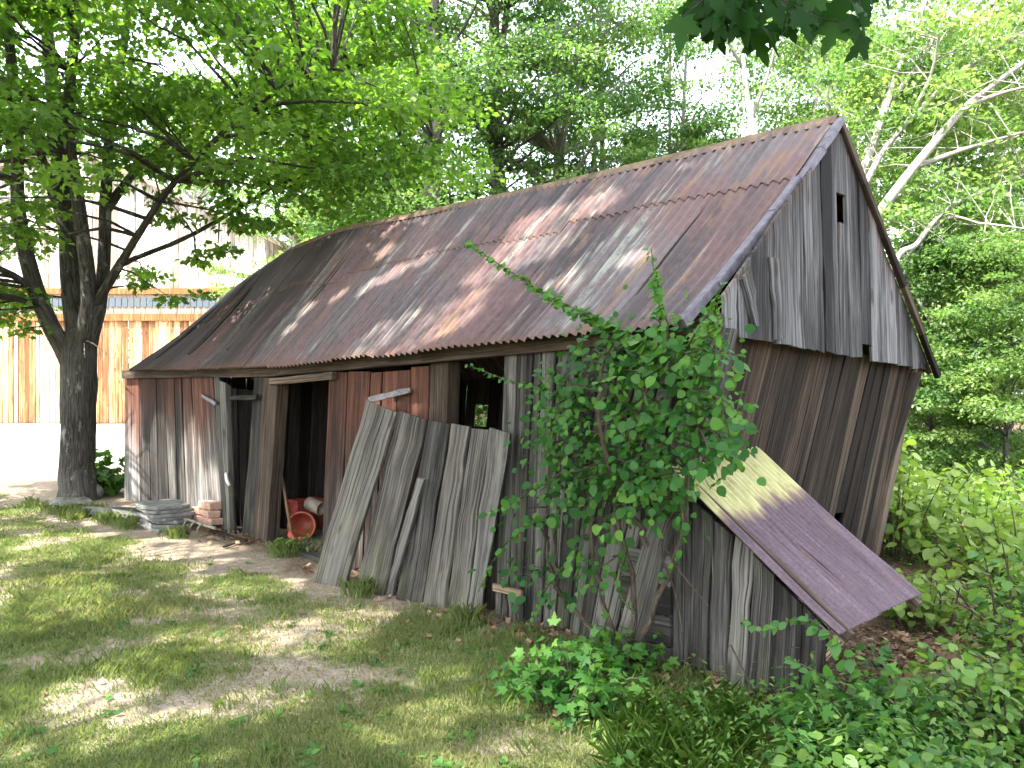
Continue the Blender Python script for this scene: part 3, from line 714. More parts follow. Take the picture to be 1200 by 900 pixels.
# ------------------------------------------------------------------ LEAN-TO on the gable end
lean = empty('lean_to', W(L + .6, .4, 0), 'low grey plank lean-to with a purple and yellow tin roof', 'lean-to')
mb = MB()
Lt = [fw(px, py, .0) for px, py in ((752, 552), (800, 578), (880, 646), (968, 738))]
Lb = [fw(px, py, .0) for px, py in ((742, bz(742) + 3), (800, bz(800) + 3), (870, bz(870) + 3), (966, bz(966) - 2))]
plank_wall(mb, Lb, Lt, 9, N, gap=.006, rag_b=.02, rag_t=.012, warp=.008)
mb.build('wall', M['wood_grey'], lean)
mb = MB()
for k in range(4):
    y0 = 640 + k * 36; mb.board(fw(728, y0 + 34 + 0, -.03), fw(728, y0, -.03), fw(786, y0 + 12, -.03), fw(786, y0 + 47, -.03), N, .02, 3, .004)
mb.build('board_patch', M['wood_grey'], lean)
def sheet4(mb, tl, tr, br, bl, nwave, rnd, amp=.013):
    ns = nwave * 8 + 1; nv = 8; s_ = np.linspace(0, 1, ns); v = np.linspace(0, 1, nv)
    top = tl[None] * (1 - s_[:, None]) + tr[None] * s_[:, None]; bot = bl[None] * (1 - s_[:, None]) + br[None] * s_[:, None]
    P = bot[:, None] * (1 - v[None, :, None]) + top[:, None] * v[None, :, None]
    nr = unit(np.cross(tr - tl, bl - tl)); nr = nr if nr[2] > 0 else -nr
    P = P + nr * (amp * np.sin(2 * PI * s_ * nwave)[:, None] - .02 * np.sin(PI * v)[None, :])[:, :, None]
    idx = np.arange(ns * nv).reshape(ns, nv)
    Fs = np.stack([idx[:-1, :-1], idx[1:, :-1], idx[1:, 1:], idx[:-1, 1:]], -1).reshape(-1, 4)
    wd = np.linalg.norm(tr - tl); ln = np.linalg.norm(tl - bl)
    P = P + nr * ((fbm(s_[:, None] * 2.2 + rnd * 9 + 0 * v[None], v[None] * 2.5 + 0 * s_[:, None], 3) - .5) * .045)[:, :, None]
    mb.add(P.reshape(-1, 3), [tuple(f) for f in Fs.tolist()], np.stack([np.repeat(s_ * wd, nv) + rnd * 5, np.tile(v * ln, ns)], -1), np.stack([np.full(ns * nv, rnd), np.tile(v, ns)], -1))
rt0 = fw(786, 548, -.1); rb0 = fw(985, 742, -.1)
rt1 = rt0 + G * 1.02 + UP * .02; rb1 = rb0 + G * 1.02
md = .42
mb = MB(); sheet4(mb, rt0, rt0 + (rt1 - rt0) * (md + .03), rb0 + (rb1 - rb0) * (md + .03), rb0, 9, .2); mb.build('roof_sheet', M['tin_lean'], lean, smooth=True)
mb = MB(); up_ = UP * .014; dd = unit(rt0 - rb0) * .07
sheet4(mb, rt0 + (rt1 - rt0) * md + up_ + dd, rt1 + up_ + dd, rb1 + up_, rb0 + (rb1 - rb0) * md + up_, 12, .7); mb.build('roof_sheet', M['tin_lean'], lean, smooth=True)
mb = MB(); mb.beam(rt0 + G * .1 - UP * .045, rb0 + G * .1 - UP * .045, .03, .06); mb.beam(rt1 - G * .05 - UP * .045, rb1 - G * .05 - UP * .045, .04, .06)
mb.build('rafter', M['wood_beam'], lean)
mb = MB(); mb.beam(fw(984, 748, .05), fw(958, 776, .03), .04, .045, V3(1, 0, 0)); mb.build('brace', M['wood_raw'], lean)
mb = MB(); plank_wall(mb, [W(L + .05, .93, -.2), W(L + .6, .93, -.2)], [W(L + .3, .93, 1.08), W(L + .7, .93, .80)], 4, G, gap=.003); mb.build('wall', M['wood_inside'], lean)

# ------------------------------------------------------------------ LEANING PLANKS AND DOOR
def lplank(mb, b0, b1, t0, t1, wt, th=.03, wt2=None):
    B0, B1 = gp(*b0), gp(*b1); T0, T1 = fw(*t0, wt), fw(*t1, wt if wt2 is None else wt2)
    nr = unit(np.cross(B1 - B0, T0 - B0)); nr = nr if nr[1] < 0 else -nr
    mb.board(B0, B1, T1, T0, nr, th, 7, .007, 0, 1, None, .004)
mb = MB(); lplank(mb, (367, 683), (402, 690), (429, 469), (463, 483), -.18)
tag(mb.build('plank', M['wood_plank'], loc=gp(380, 686)), 'widest grey plank leaning on the shed, leftmost and most tilted, with mossy yellow stain', 'plank', 'planks leaning on the shed')
mb = MB(); lplank(mb, (414, 694), (449, 699), (466, 481), (500, 492), -.17)
tag(mb.build('plank', M['wood_plank'], loc=gp(430, 697)), 'broad grey plank leaning between the widest plank and the fallen door', 'plank', 'planks leaning on the shed')
mb = MB(); lplank(mb, (449, 697), (458, 699), (488, 560), (495, 562), -.3)
tag(mb.build('plank', M['wood_grey'], loc=gp(455, 698)), 'short split grey stick board filling the gap beside the fallen door', 'plank', 'planks leaning on the shed')
ld = empty('fallen_door', gp(505, 712), 'grey board door fallen off its hinges and leaning against the shed', 'door')
bx = [463, 495, 522, 546, 570]; bys = [704, 708, 714, 719, 723]; tx = [501, 528, 551, 574, 598]; tys = [492, 497, 500, 504, 508]
for i, dx in zip(range(4), (0, 0, 0, 0)):
    mb = MB(); lplank(mb, (bx[i] + 1, bys[i] + random.uniform(-2, 3)), (bx[i + 1] - 1 - (6 if i == 3 else 0), bys[i + 1]), (tx[i] + 1, tys[i] + random.uniform(-3, 3)), (tx[i + 1] - 1, tys[i + 1]), -.15)
    mb.build('board', M['wood_plank'] if i in (1, 2) else M['wood_grey'], ld)
mb = MB(); p0, p1 = fw(512, 545, -.12), fw(588, 556, -.12); mb.beam(p0, p1, .025, .1); mb.build('rail', M['wood_grey'], ld)
# small broken crate board at the wall base
cb = empty('broken_crate', fw(595, 725, -.1), 'small broken crate end of short boards at the wall base', 'crate')
mb = MB(); Q = [fw(*p, -.10) for p in ((580, 690), (612, 697), (612, 737), (578, 728))]; plank_wall(mb, [Q[3], Q[2]], [Q[0], Q[1]], 4, N, rag_t=.01, rag_b=.015); mb.build('board', M['wood_plank'], cb)
mb = MB(); mb.beam(fw(578, 688, -.13), fw(612, 696, -.13), .02, .05); mb.build('cross_rail', M['wood_raw'], cb)

# ------------------------------------------------------------------ ROCKS, SLATES, BRICKS
def boulder(c, rx, ry, rz, mat, seed, flat=1.):
    import bmesh
    bm = bmesh.new(); bmesh.ops.create_icosphere(bm, subdivisions=4, radius=1)
    co = np.array([v.co for v in bm.verts]); r = np.random.default_rng(seed)
    for _ in range(9):
        nrm = unit(r.normal(0, 1, 3)); d = r.uniform(.62, .9); h = co @ nrm - d; co = co - np.where(h > 0, h, 0)[:, None] * nrm * .9
    ns = fbm(co[:, 0] * 2.3 + seed, co[:, 1] * 2.3 + co[:, 2] * 1.7, 4)
    co = co * (1 + (ns - .5)[:, None] * .22); co = co * V3(rx, ry, rz)
    for v, p in zip(bm.verts, co): v.co = p
    me = bpy.data.meshes.new('boulder'); bm.to_mesh(me); bm.free(); me.polygons.foreach_set('use_smooth', np.ones(len(me.polygons), bool))
    return link_mesh('boulder', me, mat, None, c)
tag(boulder(gp(84, 598) + UP * .05, .36, .26, .15, M['stone'], 3), 'rounded pale grey boulder at the foot of the maple', 'boulder', 'boulders by the shed')
tag(boulder(gp(101, 584) + UP * .08, .26, .2, .18, M['stone'], 8), 'smaller brownish boulder touching the maple trunk', 'boulder', 'boulders by the shed')
def slab(P, sx, sy, th, rot, tilt, mat, name='stone_slab'):
    import bmesh
    k = 13; ang = np.sort(np.linspace(0, 2 * PI, k, endpoint=False) + R.uniform(-.25, .25, k)); rr = R.uniform(.82, 1.08, k)
    pts = np.stack([np.cos(ang) * rr * sx * 1.12, np.sin(ang) * rr * sy * 1.12], -1); pts = np.clip(pts * 1.28, [-sx, -sy], [sx, sy]) + R.normal(0, .012, (k, 2))
    mb = MB(); V = []
    for zz_ in (0, th):
        for p in pts: V.append(V3(p[0], p[1], zz_ + random.uniform(-.004, .004)))
    V = np.array(V); c, s = math.cos(rot), math.sin(rot)
    V = np.stack([V[:, 0] * c - V[:, 1] * s, V[:, 0] * s + V[:, 1] * c, V[:, 2] + V[:, 0] * tilt[0] + V[:, 1] * tilt[1]], -1)
    mb.add(V + P, [tuple(range(k))[::-1], tuple(range(k, 2 * k))] + [(i, (i + 1) % k, k + (i + 1) % k, k + i) for i in range(k)])
    return mb.build(name, mat, None, loc=P, bevel=.006)
WA = math.atan2(D[1], D[0])
tag(slab(gp(128, 603), .36, .26, .10, WA + .3, (.05, -.12), M['slate']), 'flat tilted grey stone slab between the boulders and slates', 'stone slab')
tag(slab(gp(160, 607), .34, .28, .06, WA, (-.05, -.30), M['slate']), 'flat stone slab leaning against the left end of the slate stack', 'stone slab')
sp = gp(199, 618)
for k in range(7):
    o = slab(sp + V3(random.uniform(-.03, .03) - .012 * k, random.uniform(-.02, .03), 0.005 + .042 * k), .30, .25, .037, WA + random.uniform(-.09, .09), (-.03, -.01), M['slate'], 'slate')
    tag(o, ['bottom slate of the grey slate stack', 'slate second from the bottom of the slate stack', 'slate third from the bottom of the slate stack', 'middle slate of the grey slate stack',
            'slate third from the top of the slate stack', 'slate second from the top of the slate stack', 'topmost slate lying over the grey slate stack'][k], 'slate', 'slates stacked against the shed wall')
bpz = gp(238, 621) + G * .02
fk = empty('fork_head', gp(226, 627), 'pale rusted garden fork head with four tines under the bricks', 'garden fork')
mb = MB(); c0 = gp(214, 607, .13); c1 = gp(252, 619, .13)
mb.beam(c0, c1, .025, .03); mb.build('crossbar', M['tine'], fk)
for k in range(4):
    p = c0 + (c1 - c0) * (k / 4.6); mb = MB(); mb.tube(smooth_path([p, p + N * .05 - UP * .02, p + N * .08 - UP * .14], 6), [.014, .014, .013, .012, .010, .006], 6); mb.build('tine', M['tine'], fk, smooth=True)
bl_ = [('lower left faded brick propped on the fork head', -.15, .05, .2), ('lower right faded brick propped on the fork head', .06, .05, .03), ('middle faded brick of the small brick pile', .05, .14, -.05),
       ('upper left faded brick with a broken corner', -.16, .14, .22), ('topmost faded pink brick of the small pile', .02, .23, .02)]
for k, (lab, du, dz, dr) in enumerate(bl_):
    mb = MB(); c = bpz + D * du + G * (.05) + UP * (dz + .06); dr = dr + R.normal(0, .07); ca_, sa_ = math.cos(WA + dr), math.sin(WA + dr)
    mb.box(c, .30, .15, .085, V3(ca_, sa_, 0), V3(-sa_, ca_, 0), unit(V3(0.03, -.15, 1)), jit=.004)
    tag(mb.build('brick', M['brick'], None, loc=c, bevel=.007), lab, 'brick', 'faded bricks piled by the door')
    mb2 = None
mb = MB(); mb.beam(gp(248, 621, .05), gp(288, 634, .04), .05, .018, seg=3); tag(mb.build('thin_board', M['wood_beam'], loc=gp(268, 630)), 'thin dark board lying on the leaves below the narrow door', 'board')
mb = MB(); mb.beam(gp(262, 641, .02), gp(286, 632, .03), .03, .018, seg=3); tag(mb.build('short_stick', M['wood_beam'], loc=gp(274, 637)), 'short dark stick lying aslant under the thin dark board', 'stick')

# ------------------------------------------------------------------ INSIDE THE DOORWAY
def inp(px, py, w): return fw(px, py, w)
sh = empty('shovel', inp(343, 634, .12), 'long wooden handled shovel with red blade leaning in the doorway', 'shovel')
hb = inp(341, 622, .10); ht_ = inp(323, 520, .16)
mb = MB(); mb.tube([hb, (hb + ht_) / 2 + V3(.004, 0, 0), ht_], [.017, .016, .015], 8); mb.build('shaft', M['handle'], sh, smooth=True)
mb = MB(); b1 = inp(345, 640, .08); ac = D
mb.add([hb - ac * .02, hb + ac * .02, hb + ac * .07 - UP * .05, b1 + ac * .06, b1 + ac * .0 - UP * .03, b1 - ac * .06, hb - ac * .07 - UP * .05], [(0, 1, 2, 3, 4, 5, 6)]); o = mb.build('blade', M['redpaint'], sh)
sd = o.modifiers.new('solid', 'SOLIDIFY'); sd.thickness = .008
tb = empty('tub', inp(362, 632, .28), 'orange red plastic tub lying on its side in the doorway', 'tub')
ax_ = unit(D * .8 + N * .75 + UP * .06); tc = inp(357, 618, .42); tc[2] = .15
mb = MB(); mb.lathe([(.0, -.19), (.11, -.19), (.118, -.17), (.145, .10), (.148, .12), (.158, .12), (.158, .14), (.14, .14), (.137, .10), (.11, -.165), (0, -.17)], tc, ax_, 28); mb.build('body', M['redtub'], tb, smooth=True)
mb = MB(); mb.lathe([(.15, .085), (.156, .085), (.156, .10), (.15, .10)], tc, ax_, 28); mb.build('rim', M['redtub'], tb, smooth=True)
cn = empty('tin_can', inp(368, 600, .55), 'pale dull can tipped over on top of the orange tub', 'can')
cc = inp(369, 603, .5); cc[2] = max(cc[2], .36); axc = unit(D * .9 - N * .3 - UP * .25)
mb = MB(); mb.lathe([(0, -.1), (.072, -.1), (.075, -.09), (.075, .1), (.07, .1), (.068, -.08), (0, -.08)], cc, axc, 22); mb.build('body', M['tinplate'], cn, smooth=True)
mb = MB(); mb.lathe([(.076, .085), (.08, .09), (.08, .1), (.076, .103)], cc, axc, 22); mb.build('rim', M['tinplate'], cn, smooth=True)
rb_ = empty('red_crate', inp(350, 615, .75), 'low red painted box lying behind the orange tub', 'box')
mb = MB(); mb.box(inp(352, 617, .75) * V3(1, 1, 0) + UP * .16, .5, .34, .32, D, G, UP); mb.build('body', M['redpaint'], rb_, bevel=.012)
mb = MB(); mb.box(inp(352, 617, .75) * V3(1, 1, 0) + UP * .335, .54, .38, .03, D, G, UP); mb.build('lid', M['redpaint'], rb_, bevel=.008)
bn = empty('bin', inp(372, 590, 1.2), 'black rubber bin standing deep in the doorway', 'bin')
bc = inp(370, 590, 1.2); bc[2] = 0
mb = MB(); mb.lathe([(0, .01), (.24, .01), (.29, .62), (.31, .62), (.31, .65), (.28, .65), (.235, .05), (0, .05)], bc, UP, 28); mb.build('body', M['bin'], bn, smooth=True)
for k in range(2):
    mb = MB(); hc = bc + D * (.31 if k else -.31) + UP * .63; mb.tube(smooth_path([hc - G * .06, hc - G * .05 + UP * .06, hc + G * .05 + UP * .06, hc + G * .06], 9), .012, 6); mb.build('handle', M['tinplate'], bn, smooth=True)
mb = MB(); mb.beam(gp(316, 637, .02) + G * .02, gp(378, 656, .02) + G * .02, .12, .045); tag(mb.build('door_sill', M['wood_plank'], loc=gp(345, 648)), 'worn pale plank lying on the ground across the doorway', 'plank')

# ------------------------------------------------------------------ FAR BARN
def fb(px, py, dy=0.): return at(px, py, 28.0 + dy)
barn = empty('barn', fb(130, 504), 'large sun bleached barn with orange lower boards behind the maple', 'barn')
NB = V3(0, -1, 0); zb = gz(-12, 27.9) - .1
mb = MB(); xr = fb(331, 300)[0]; xl = xr - 15.5; xa = (xr + xl) / 2
zr = fb(331, 287)[2]; za = zr + .47 * (xr - xa); zm = fb(200, 343)[2]
xsb = np.linspace(xl, xr, 52)
for i in range(51):
    a_, b_ = xsb[i] + .006, xsb[i + 1] - .006; hh = lambda x: zr + (za - zr) * (1 - abs(x - xa) / (xr - xa))
    mb.board(V3(a_, 28, zm), V3(b_, 28, zm), V3(b_, 28, hh(b_)), V3(a_, 28, hh(a_)), NB, .03, 4, .004)
mb.build('gable', M['wood_barn'], barn)
zt0 = fb(200, 370)[2]; zt1 = fb(200, 345)[2]; z0 = fb(100, 497)[2]
mb = MB(); plank_wall(mb, [V3(xl, 28, z0), V3(xr, 28, z0)], [V3(xl, 28, zt0), V3(xr, 28, zt0)], 76, NB, gap=.006, rag_b=.01, rag_t=0); mb.build('wall', M['wood_orange'], barn)
mb = MB(); mb.box(V3((xl + xr) / 2, 27.97, (fb(0, 338)[2] + zt1) / 2), xr - xl, .12, fb(0, 338)[2] - zt1); mb.box(V3((xl + xr) / 2, 27.97, (fb(0, 368)[2] + fb(0, 376)[2]) / 2), xr - xl, .12, fb(0, 368)[2] - fb(0, 376)[2]); mb.build('trim', M['trim_orange'], barn)
mb = MB(); mb.box(V3((xl + xr) / 2, 28.03, (zt1 + fb(0, 368)[2]) / 2), xr - xl, .1, zt1 - fb(0, 368)[2]); tw = mb.build('transom', M['wood_barn'], barn)
mb = MB(); x = xl + .3; zc = (zt1 + fb(0, 362)[2]) / 2 - .03
while x < xr - .3: mb.box(V3(x, 27.97, zc), .17, .03, .32); x += .22
mb.build('panes', M['glass'], tw)
mb = MB(); mb.box(V3((xl + xr) / 2, 27.98, (z0 + zb) / 2), xr - xl, .12, z0 - zb + .1); mb.build('base_board', M['wood_grey'], barn)
mb = MB()
for sgn in (-1, 1):
    xe = xr + .4 if sgn > 0 else xl - .4; ze = zr - .47 * .4
    mb.add([V3(xa, 27.6, za + .08), V3(xe, 27.6, ze + .08), V3(xe, 45, ze + .08), V3(xa, 45, za + .08), V3(xa, 27.6, za - .1), V3(xe, 27.6, ze - .1), V3(xe, 45, ze - .1), V3(xa, 45, za - .1)], [(0, 1, 2, 3), (7, 6, 5, 4), (0, 4, 5, 1), (1, 5, 6, 2), (2, 6, 7, 3)])
mb.build('roof', M['wood_barn'], barn)
for xx_ in (xr - .06, xl + .06):
    mb = MB(); mb.box(V3(xx_, 36.5, (zr + zb) / 2), .1, 16.8, zr - zb); mb.build('side_wall', M['wood_barn'], barn)

exec_trees = True
# ------------------------------------------------------------------ TREES
# places where the photograph shows sun reaching through the canopy (points on roof, wall and lawn)
def roofpt(px, py):
    e = EV[120]; r = RG[120]; n = unit(np.cross(r - e, D)); return pl(px, py, e, n)
SUNSPOTS = [(roofpt(*p), r) for *p, r in ((470, 395, .30), (505, 385, .28), (440, 402, .22), (540, 372, .2), (600, 300, .26), (570, 312, .22), (640, 285, .2), (660, 250, .22), (620, 262, .25), (700, 232, .15),
            (430, 335, .10), (395, 345, .08), (360, 360, .08), (460, 320, .12), (500, 300, .10), (340, 385, .07), (450, 295, .09), (660, 330, .10), (560, 345, .10), (745, 300, .08))]
SUNSPOTS += [(fw(*p), r) for *p, r in ((190, 560, .42), (225, 568, .36), (250, 590, .2), (155, 490, .36), (152, 545, .36), (175, 585, .36), (150, 450, .3), (465, 450, .18), (440, 452, .12))]
SUNSPOTS += [(gp(*p), r) for *p, r in ((90, 645, .5), (200, 655, .45), (290, 690, .35), (30, 700, .5), (420, 665, .3), (120, 720, .3), (330, 745, .3), (60, 860, .25), (200, 870, .3), (300, 830, .2), (470, 850, .16), (530, 800, .16),
            (250, 645, .25), (160, 610, .15), (400, 730, .18), (20, 600, .2), (30, 640, .4), (130, 640, .3), (620, 890, .15))]
SP = np.array([s[0] for s in SUNSPOTS]); SR = np.array([s[1] for s in SUNSPOTS])
def sungaps(P, shrink=1., add=0.):  # drops leaves along sun rays so light lands on chosen spots
    keep = np.ones(len(P), bool)
    for c, r in zip(SP, SR):
        d = P - c; t = d @ S; q = d - t[:, None] * S; keep &= ~((t > 0) & ((q * q).sum(1) < (r * shrink + add) ** 2))
    return keep

def branch(mb, a, b, r0, r1, sides=5, n=5, sagy=.1, wob=0.08):
    a = np.asarray(a, float); b = np.asarray(b, float); ln = np.linalg.norm(b - a)
    t = np.linspace(0, 1, n)[:, None]; p = a + (b - a) * t + UP * (np.sin(PI * t) * ln * sagy) + R.normal(0, wob * ln / n, (n, 3)) * np.sin(PI * t)
    mb.tube(p, np.linspace(r0, r1, n), sides, False)
    return p

def forest_tree(name, H, r0, z0, spread, ncl, lpc, lsize, mat_leaf, mat_bark, seed, lean_=(0, 0), tmpl=T_DIAMOND, flat=.32, clr=1.0, fork=False, ok=None, bthick=1.0):
    global R
    keepR = R; R = np.random.default_rng(seed)
    root = empty(name, (0, 0, 0)); tb = MB(); lv = Leaves()
    n = 9; t = np.linspace(0, 1, n); pth = np.stack([lean_[0] * t ** 1.2 * H + np.cumsum(R.normal(0, .10, n)) * .5, lean_[1] * t ** 1.2 * H + np.cumsum(R.normal(0, .10, n)) * .5, t * H], -1); pth[0] = 0
    pth = smooth_path(pth, 16); rad = r0 * (1 - .85 * np.linspace(0, 1, 16)) ; rad[0] *= 1.25
    tb.tube(pth, rad, 9, True, 0, .04); stems = [pth]
    if fork:
        k = 5; e = pth[k] + V3(R.normal(0, .8), R.normal(0, .8), H * .65); p2 = smooth_path([pth[k], pth[k] * .6 + e * .4 + V3(.5, 0, 0), e], 9); tb.tube(p2, np.linspace(rad[k] * .75, .03, 9), 7, False); stems.append(p2)
    allp = np.concatenate(stems)
    for i in range(ncl):
        zz_ = z0 + (H - z0) * (R.random() ** .9); f = (zz_ - z0) / (H - z0)
        prof = spread * (math.sin(PI * min(1, .22 + .78 * f)) ** .6); an = R.random() * 2 * PI; rr = prof * R.uniform(.35, 1.0)
        ctr = np.array([np.interp(zz_, pth[:, 2], pth[:, k]) for k in range(2)])
        c = V3(ctr[0] + math.cos(an) * rr, ctr[1] + math.sin(an) * rr, zz_)
        if ok is not None and not ok(c): continue
        low = allp[allp[:, 2] < zz_ - rr * .25]; low = low if len(low) else allp[:2]
        a_ = low[np.argmin(np.linalg.norm(low - c, axis=1))]
        branch(tb, a_, c, max(.012, (.10 * r0 + .012 * rr) * bthick), .008, 4, 5, .06, .12)
        cr = R.uniform(.55, 1.05) * clr
        lv.clump(c, cr, int(lpc * R.uniform(.6, 1.3)), lsize, flat, .9, .5, R.uniform(.15, .85))
        for _ in range(2):
            c2 = c + R.normal(0, .55, 3) * V3(1, 1, .5) * clr; lv.clump(c2, cr * .6, int(lpc * .3), lsize, flat, .9, .5, R.uniform(.15, .9))
    tb.build('trunk', mat_bark, root, smooth=True); lv.build('crown', mat_leaf, tmpl, root)
    R = keepR
    return root

# --- the left maple
mp = empty('maple_tree', gp(88, 583), 'dark multi-stemmed maple tree left of the shed with spreading leafy boughs', 'tree')
YM = 12.25
tb = MB(); b0 = gp(92, 585)
def mstem(pts, r, sides=8, n=14):
    p = smooth_path([at(px, py, YM + dy) for px, py, dy in pts], n); rr = np.interp(np.linspace(0, 1, n), np.linspace(0, 1, len(r)), r); tb.tube(p, rr, sides, True, 0, .04); return p
stems = []
p = smooth_path([b0 - UP * .15, b0 + UP * .12, at(91, 540, YM), at(92, 480, YM), at(93, 420, YM), at(96, 385, YM)], 14); tb.tube(p, [.46, .36, .29, .262, .255, .25, .248, .248, .25, .256, .26, .25, .22, .18], 14, True, 0, .035)
stems.append(mstem([(84, 425, 0), (62, 388, -.1), (42, 340, -.2), (28, 285, -.3), (20, 230, -.3), (21, 160, -.4), (10, 40, -.6), (0, -60, -.8)], [.15, .13, .115, .10, .085, .07, .05]))
stems.append(mstem([(94, 410, .1), (86, 340, .3), (80, 270, .4), (74, 200, .6), (62, 100, .8), (50, -20, 1.2), (45, -120, 1.4)], [.20, .175, .155, .14, .11, .08, .05]))
stems.append(mstem([(98, 400, -.1), (104, 350, -.2), (100, 300, -.4), (92, 240, -.5), (80, 150, -.8), (88, 40, -1), (100, -80, -1.2)], [.13, .11, .10, .09, .07, .05]))
stems.append(mstem([(104, 405, 0), (116, 360, -.1), (122, 300, .1), (124, 230, .2), (130, 140, .5), (150, 20, 1), (160, -100, 1)], [.115, .10, .09, .08, .065, .045]))
stems.append(mstem([(110, 360, -.1), (140, 310, -.6), (165, 270, -1), (195, 225, -1.3), (245, 170, -1.6), (320, 110, -1.8), (390, 80, -2.0)], [.075, .062, .05, .042, .035, .025, .015], 7))
stems.append(mstem([(114, 340, 0), (140, 312, .2), (170, 298, .4), (215, 280, .3), (270, 250, .1), (330, 215, 0), (430, 180, -.2), (510, 165, -.3)], [.05, .042, .036, .03, .022, .014], 7))
stems.append(mstem([(85, 300, .3), (60, 220, .2), (30, 140, .1), (-40, 60, 0)], [.09, .07, .06, .04], 7))
stems.append(mstem([(122, 250, .2), (180, 180, .6), (280, 120, 1), (400, 80, 1.2), (500, 60, 1.2)], [.08, .06, .05, .04, .02], 7))
stems.append(mstem([(40, 340, -.2), (10, 320, -.6), (-40, 300, -1)], [.06, .05, .03], 6))
allp = np.concatenate(stems)
lv = Leaves(); rm = np.random.default_rng(5); cnt = 0; tries = 0
def maple_ok(px, py):
    if py > 395: return False
    if px < 62: return py < 385 if px < 40 else py < 330
    if px < 135: return py < 225 or (py < 300 and rm.random() < .12)
    if px < 345:
        if 190 + (px - 135) * .12 < py: 
            return rm.random() < .06 and py < 330
        if py > 30 and 180 < px < 275 and 40 < py < 95: return rm.random() < .15
        return True
    if px < 470: return py < 268 - max(0, (px - 430)) * .3
    if px < 560: return (25 if px < 490 else 95) < py < 235
    return False
while cnt < 360 and tries < 9000:
    tries += 1
    q = rm.normal(0, 1, 3); q = unit(q) * rm.random() ** .34; c = V3(-5.6, 11.7, 6.0) + q * V3(5.6, 3.6, 4.3)
    if c[2] < 2.3: continue
    px, py = px_of(c)
    if not maple_ok(px, py): continue
    d = np.linalg.norm(allp - c - V3(0, 0, .0), axis=1); k = int(np.argmin(d + np.where(allp[:, 2] > c[2] + .3, 2, 0)))
    if d[k] > 4.2: continue
    branch(tb, allp[k], c, .012 + .009 * d[k], .006, 4, 5, .06, .12); cnt += 1
    r_ = rm.uniform(.5, .95); lv.clump(c, r_, int(175 * r_ / .7), .092, .25, 1.0, .42, rm.uniform(.1, .9))
# hand-placed small boughs
for px, py, Y, r_, n_ in ((255, 292, 12.3, .38, 70), (290, 262, 12.2, .4, 80), (205, 255, 12.0, .42, 60), (230, 305, 12.4, .25, 40), (200, 350, 12.2, .3, 40), (235, 345, 12.2, .28, 35), (330, 262, 12.1, .4, 70),
                          (100, 420, 11.6, .25, 60), (120, 412, 11.6, .2, 40), (30, 385, 11.6, .35, 60), (12, 370, 11.5, .4, 80), (15, 345, 11.8, .5, 110), (195, 232, 11.9, .4, 60), (265, 235, 12.1, .45, 90), (165, 335, 12.2, .2, 24)):
    c = at(px, py, Y); d = np.linalg.norm(allp - c, axis=1); k = int(np.argmin(d)); branch(tb, allp[k], c, .018, .006, 4, 5, .05, .1); lv.clump(c, r_, int(n_ * 1.3), .10, .3, 1., .4)
lv.filt(lambda P: sungaps(P, 1., .14))
tb.build('trunk', M['bark_maple'], mp, smooth=True); lv.build('crown', M['leaf_maple'], T_MAPLE, mp, curl=.25)

# --- forest prototypes
protoA = forest_tree('forest_tree', 15, .20, 1.6, 3.4, 105, 180, .12, M['leaf_forest'], M['bark_pale'], 21, bthick=1.7)
protoB = forest_tree('forest_tree', 17, .32, 3.5, 3.0, 85, 210, .12, M['leaf_forest'], M['bark_grey'], 22, (.02, .0), fork=True)
#protoC = forest_tree('leaning_tree', 15, .17, 4.0, 3.4, 60, 150, .12, M['leaf_forest'], M['bark_pale'], 23, (.36, .02), fork=True)
protoD = forest_tree('understory_tree', 7, .09, .5, 2.5, 85, 230, .11, M['leaf_forest'], M['bark_grey'], 24)
protoE = forest_tree('slender_tree', 14, .13, 5.0, 2.0, 48, 170, .11, M['leaf_forest'], M['bark_pale'], 25, (-.03, 0), fork=True)
def gpx(px, Y): x = (px - CX) / FPX * Y; return V3(x, Y, float(gz(x, Y)))
used = set()
def place(proto, px, Y, rot, scl, label, group, cat='tree'):
    o = proto if proto.name not in used and proto not in used else copy_tree(proto)
    used.add(proto); x = (px - CX) / FPX * Y
    o.location = (x, Y, float(gz(x, Y)) - .05); o.rotation_euler = (0, 0, rot); o.scale = (scl, scl, scl)
    tag(o, label, cat, group); return o
GF = 'trees of the wood behind the shed'
place(protoB, 512, 18.5, .3, 1.0, 'tall tree with twin grey trunks rising behind the dip of the shed roof', GF)
place(protoB, 585, 21, 2.6, 1.0, 'straight grey-trunked tall tree behind the middle of the shed roof', GF)
place(protoA, 430, 23, 1.2, .95, 'bushy green tree behind the left end of the shed roof', GF)
place(protoA, 350, 27, 4.0, .9, 'pale green tree beside the far barn gable', GF)
place(protoA, 655, 21, 2.4, 1.0, 'light green tree right of the straight grey trunk', GF)
place(protoE, 745, 26, .9, .8, 'slender open tree beneath the widest sky gap', GF)
place(protoE, 790, 24, 4.1, 1.05, 'airy tree with thin foliage against the sky above the ridge', GF)
place(protoE, 700, 23, 2.2, 1.1, 'airy tree at the left side of the widest sky gap', GF)
place(protoE, 930, 27, 1.2, 1.1, 'faint airy tree behind the pale trunks left of the peak', GF)
place(protoA, 810, 27, 5.2, .70, 'low airy tree behind the ridge below the sky gap', GF)
place(protoE, 955, 22, 2.9, .95, 'thin pale tree directly behind the roof peak', GF)
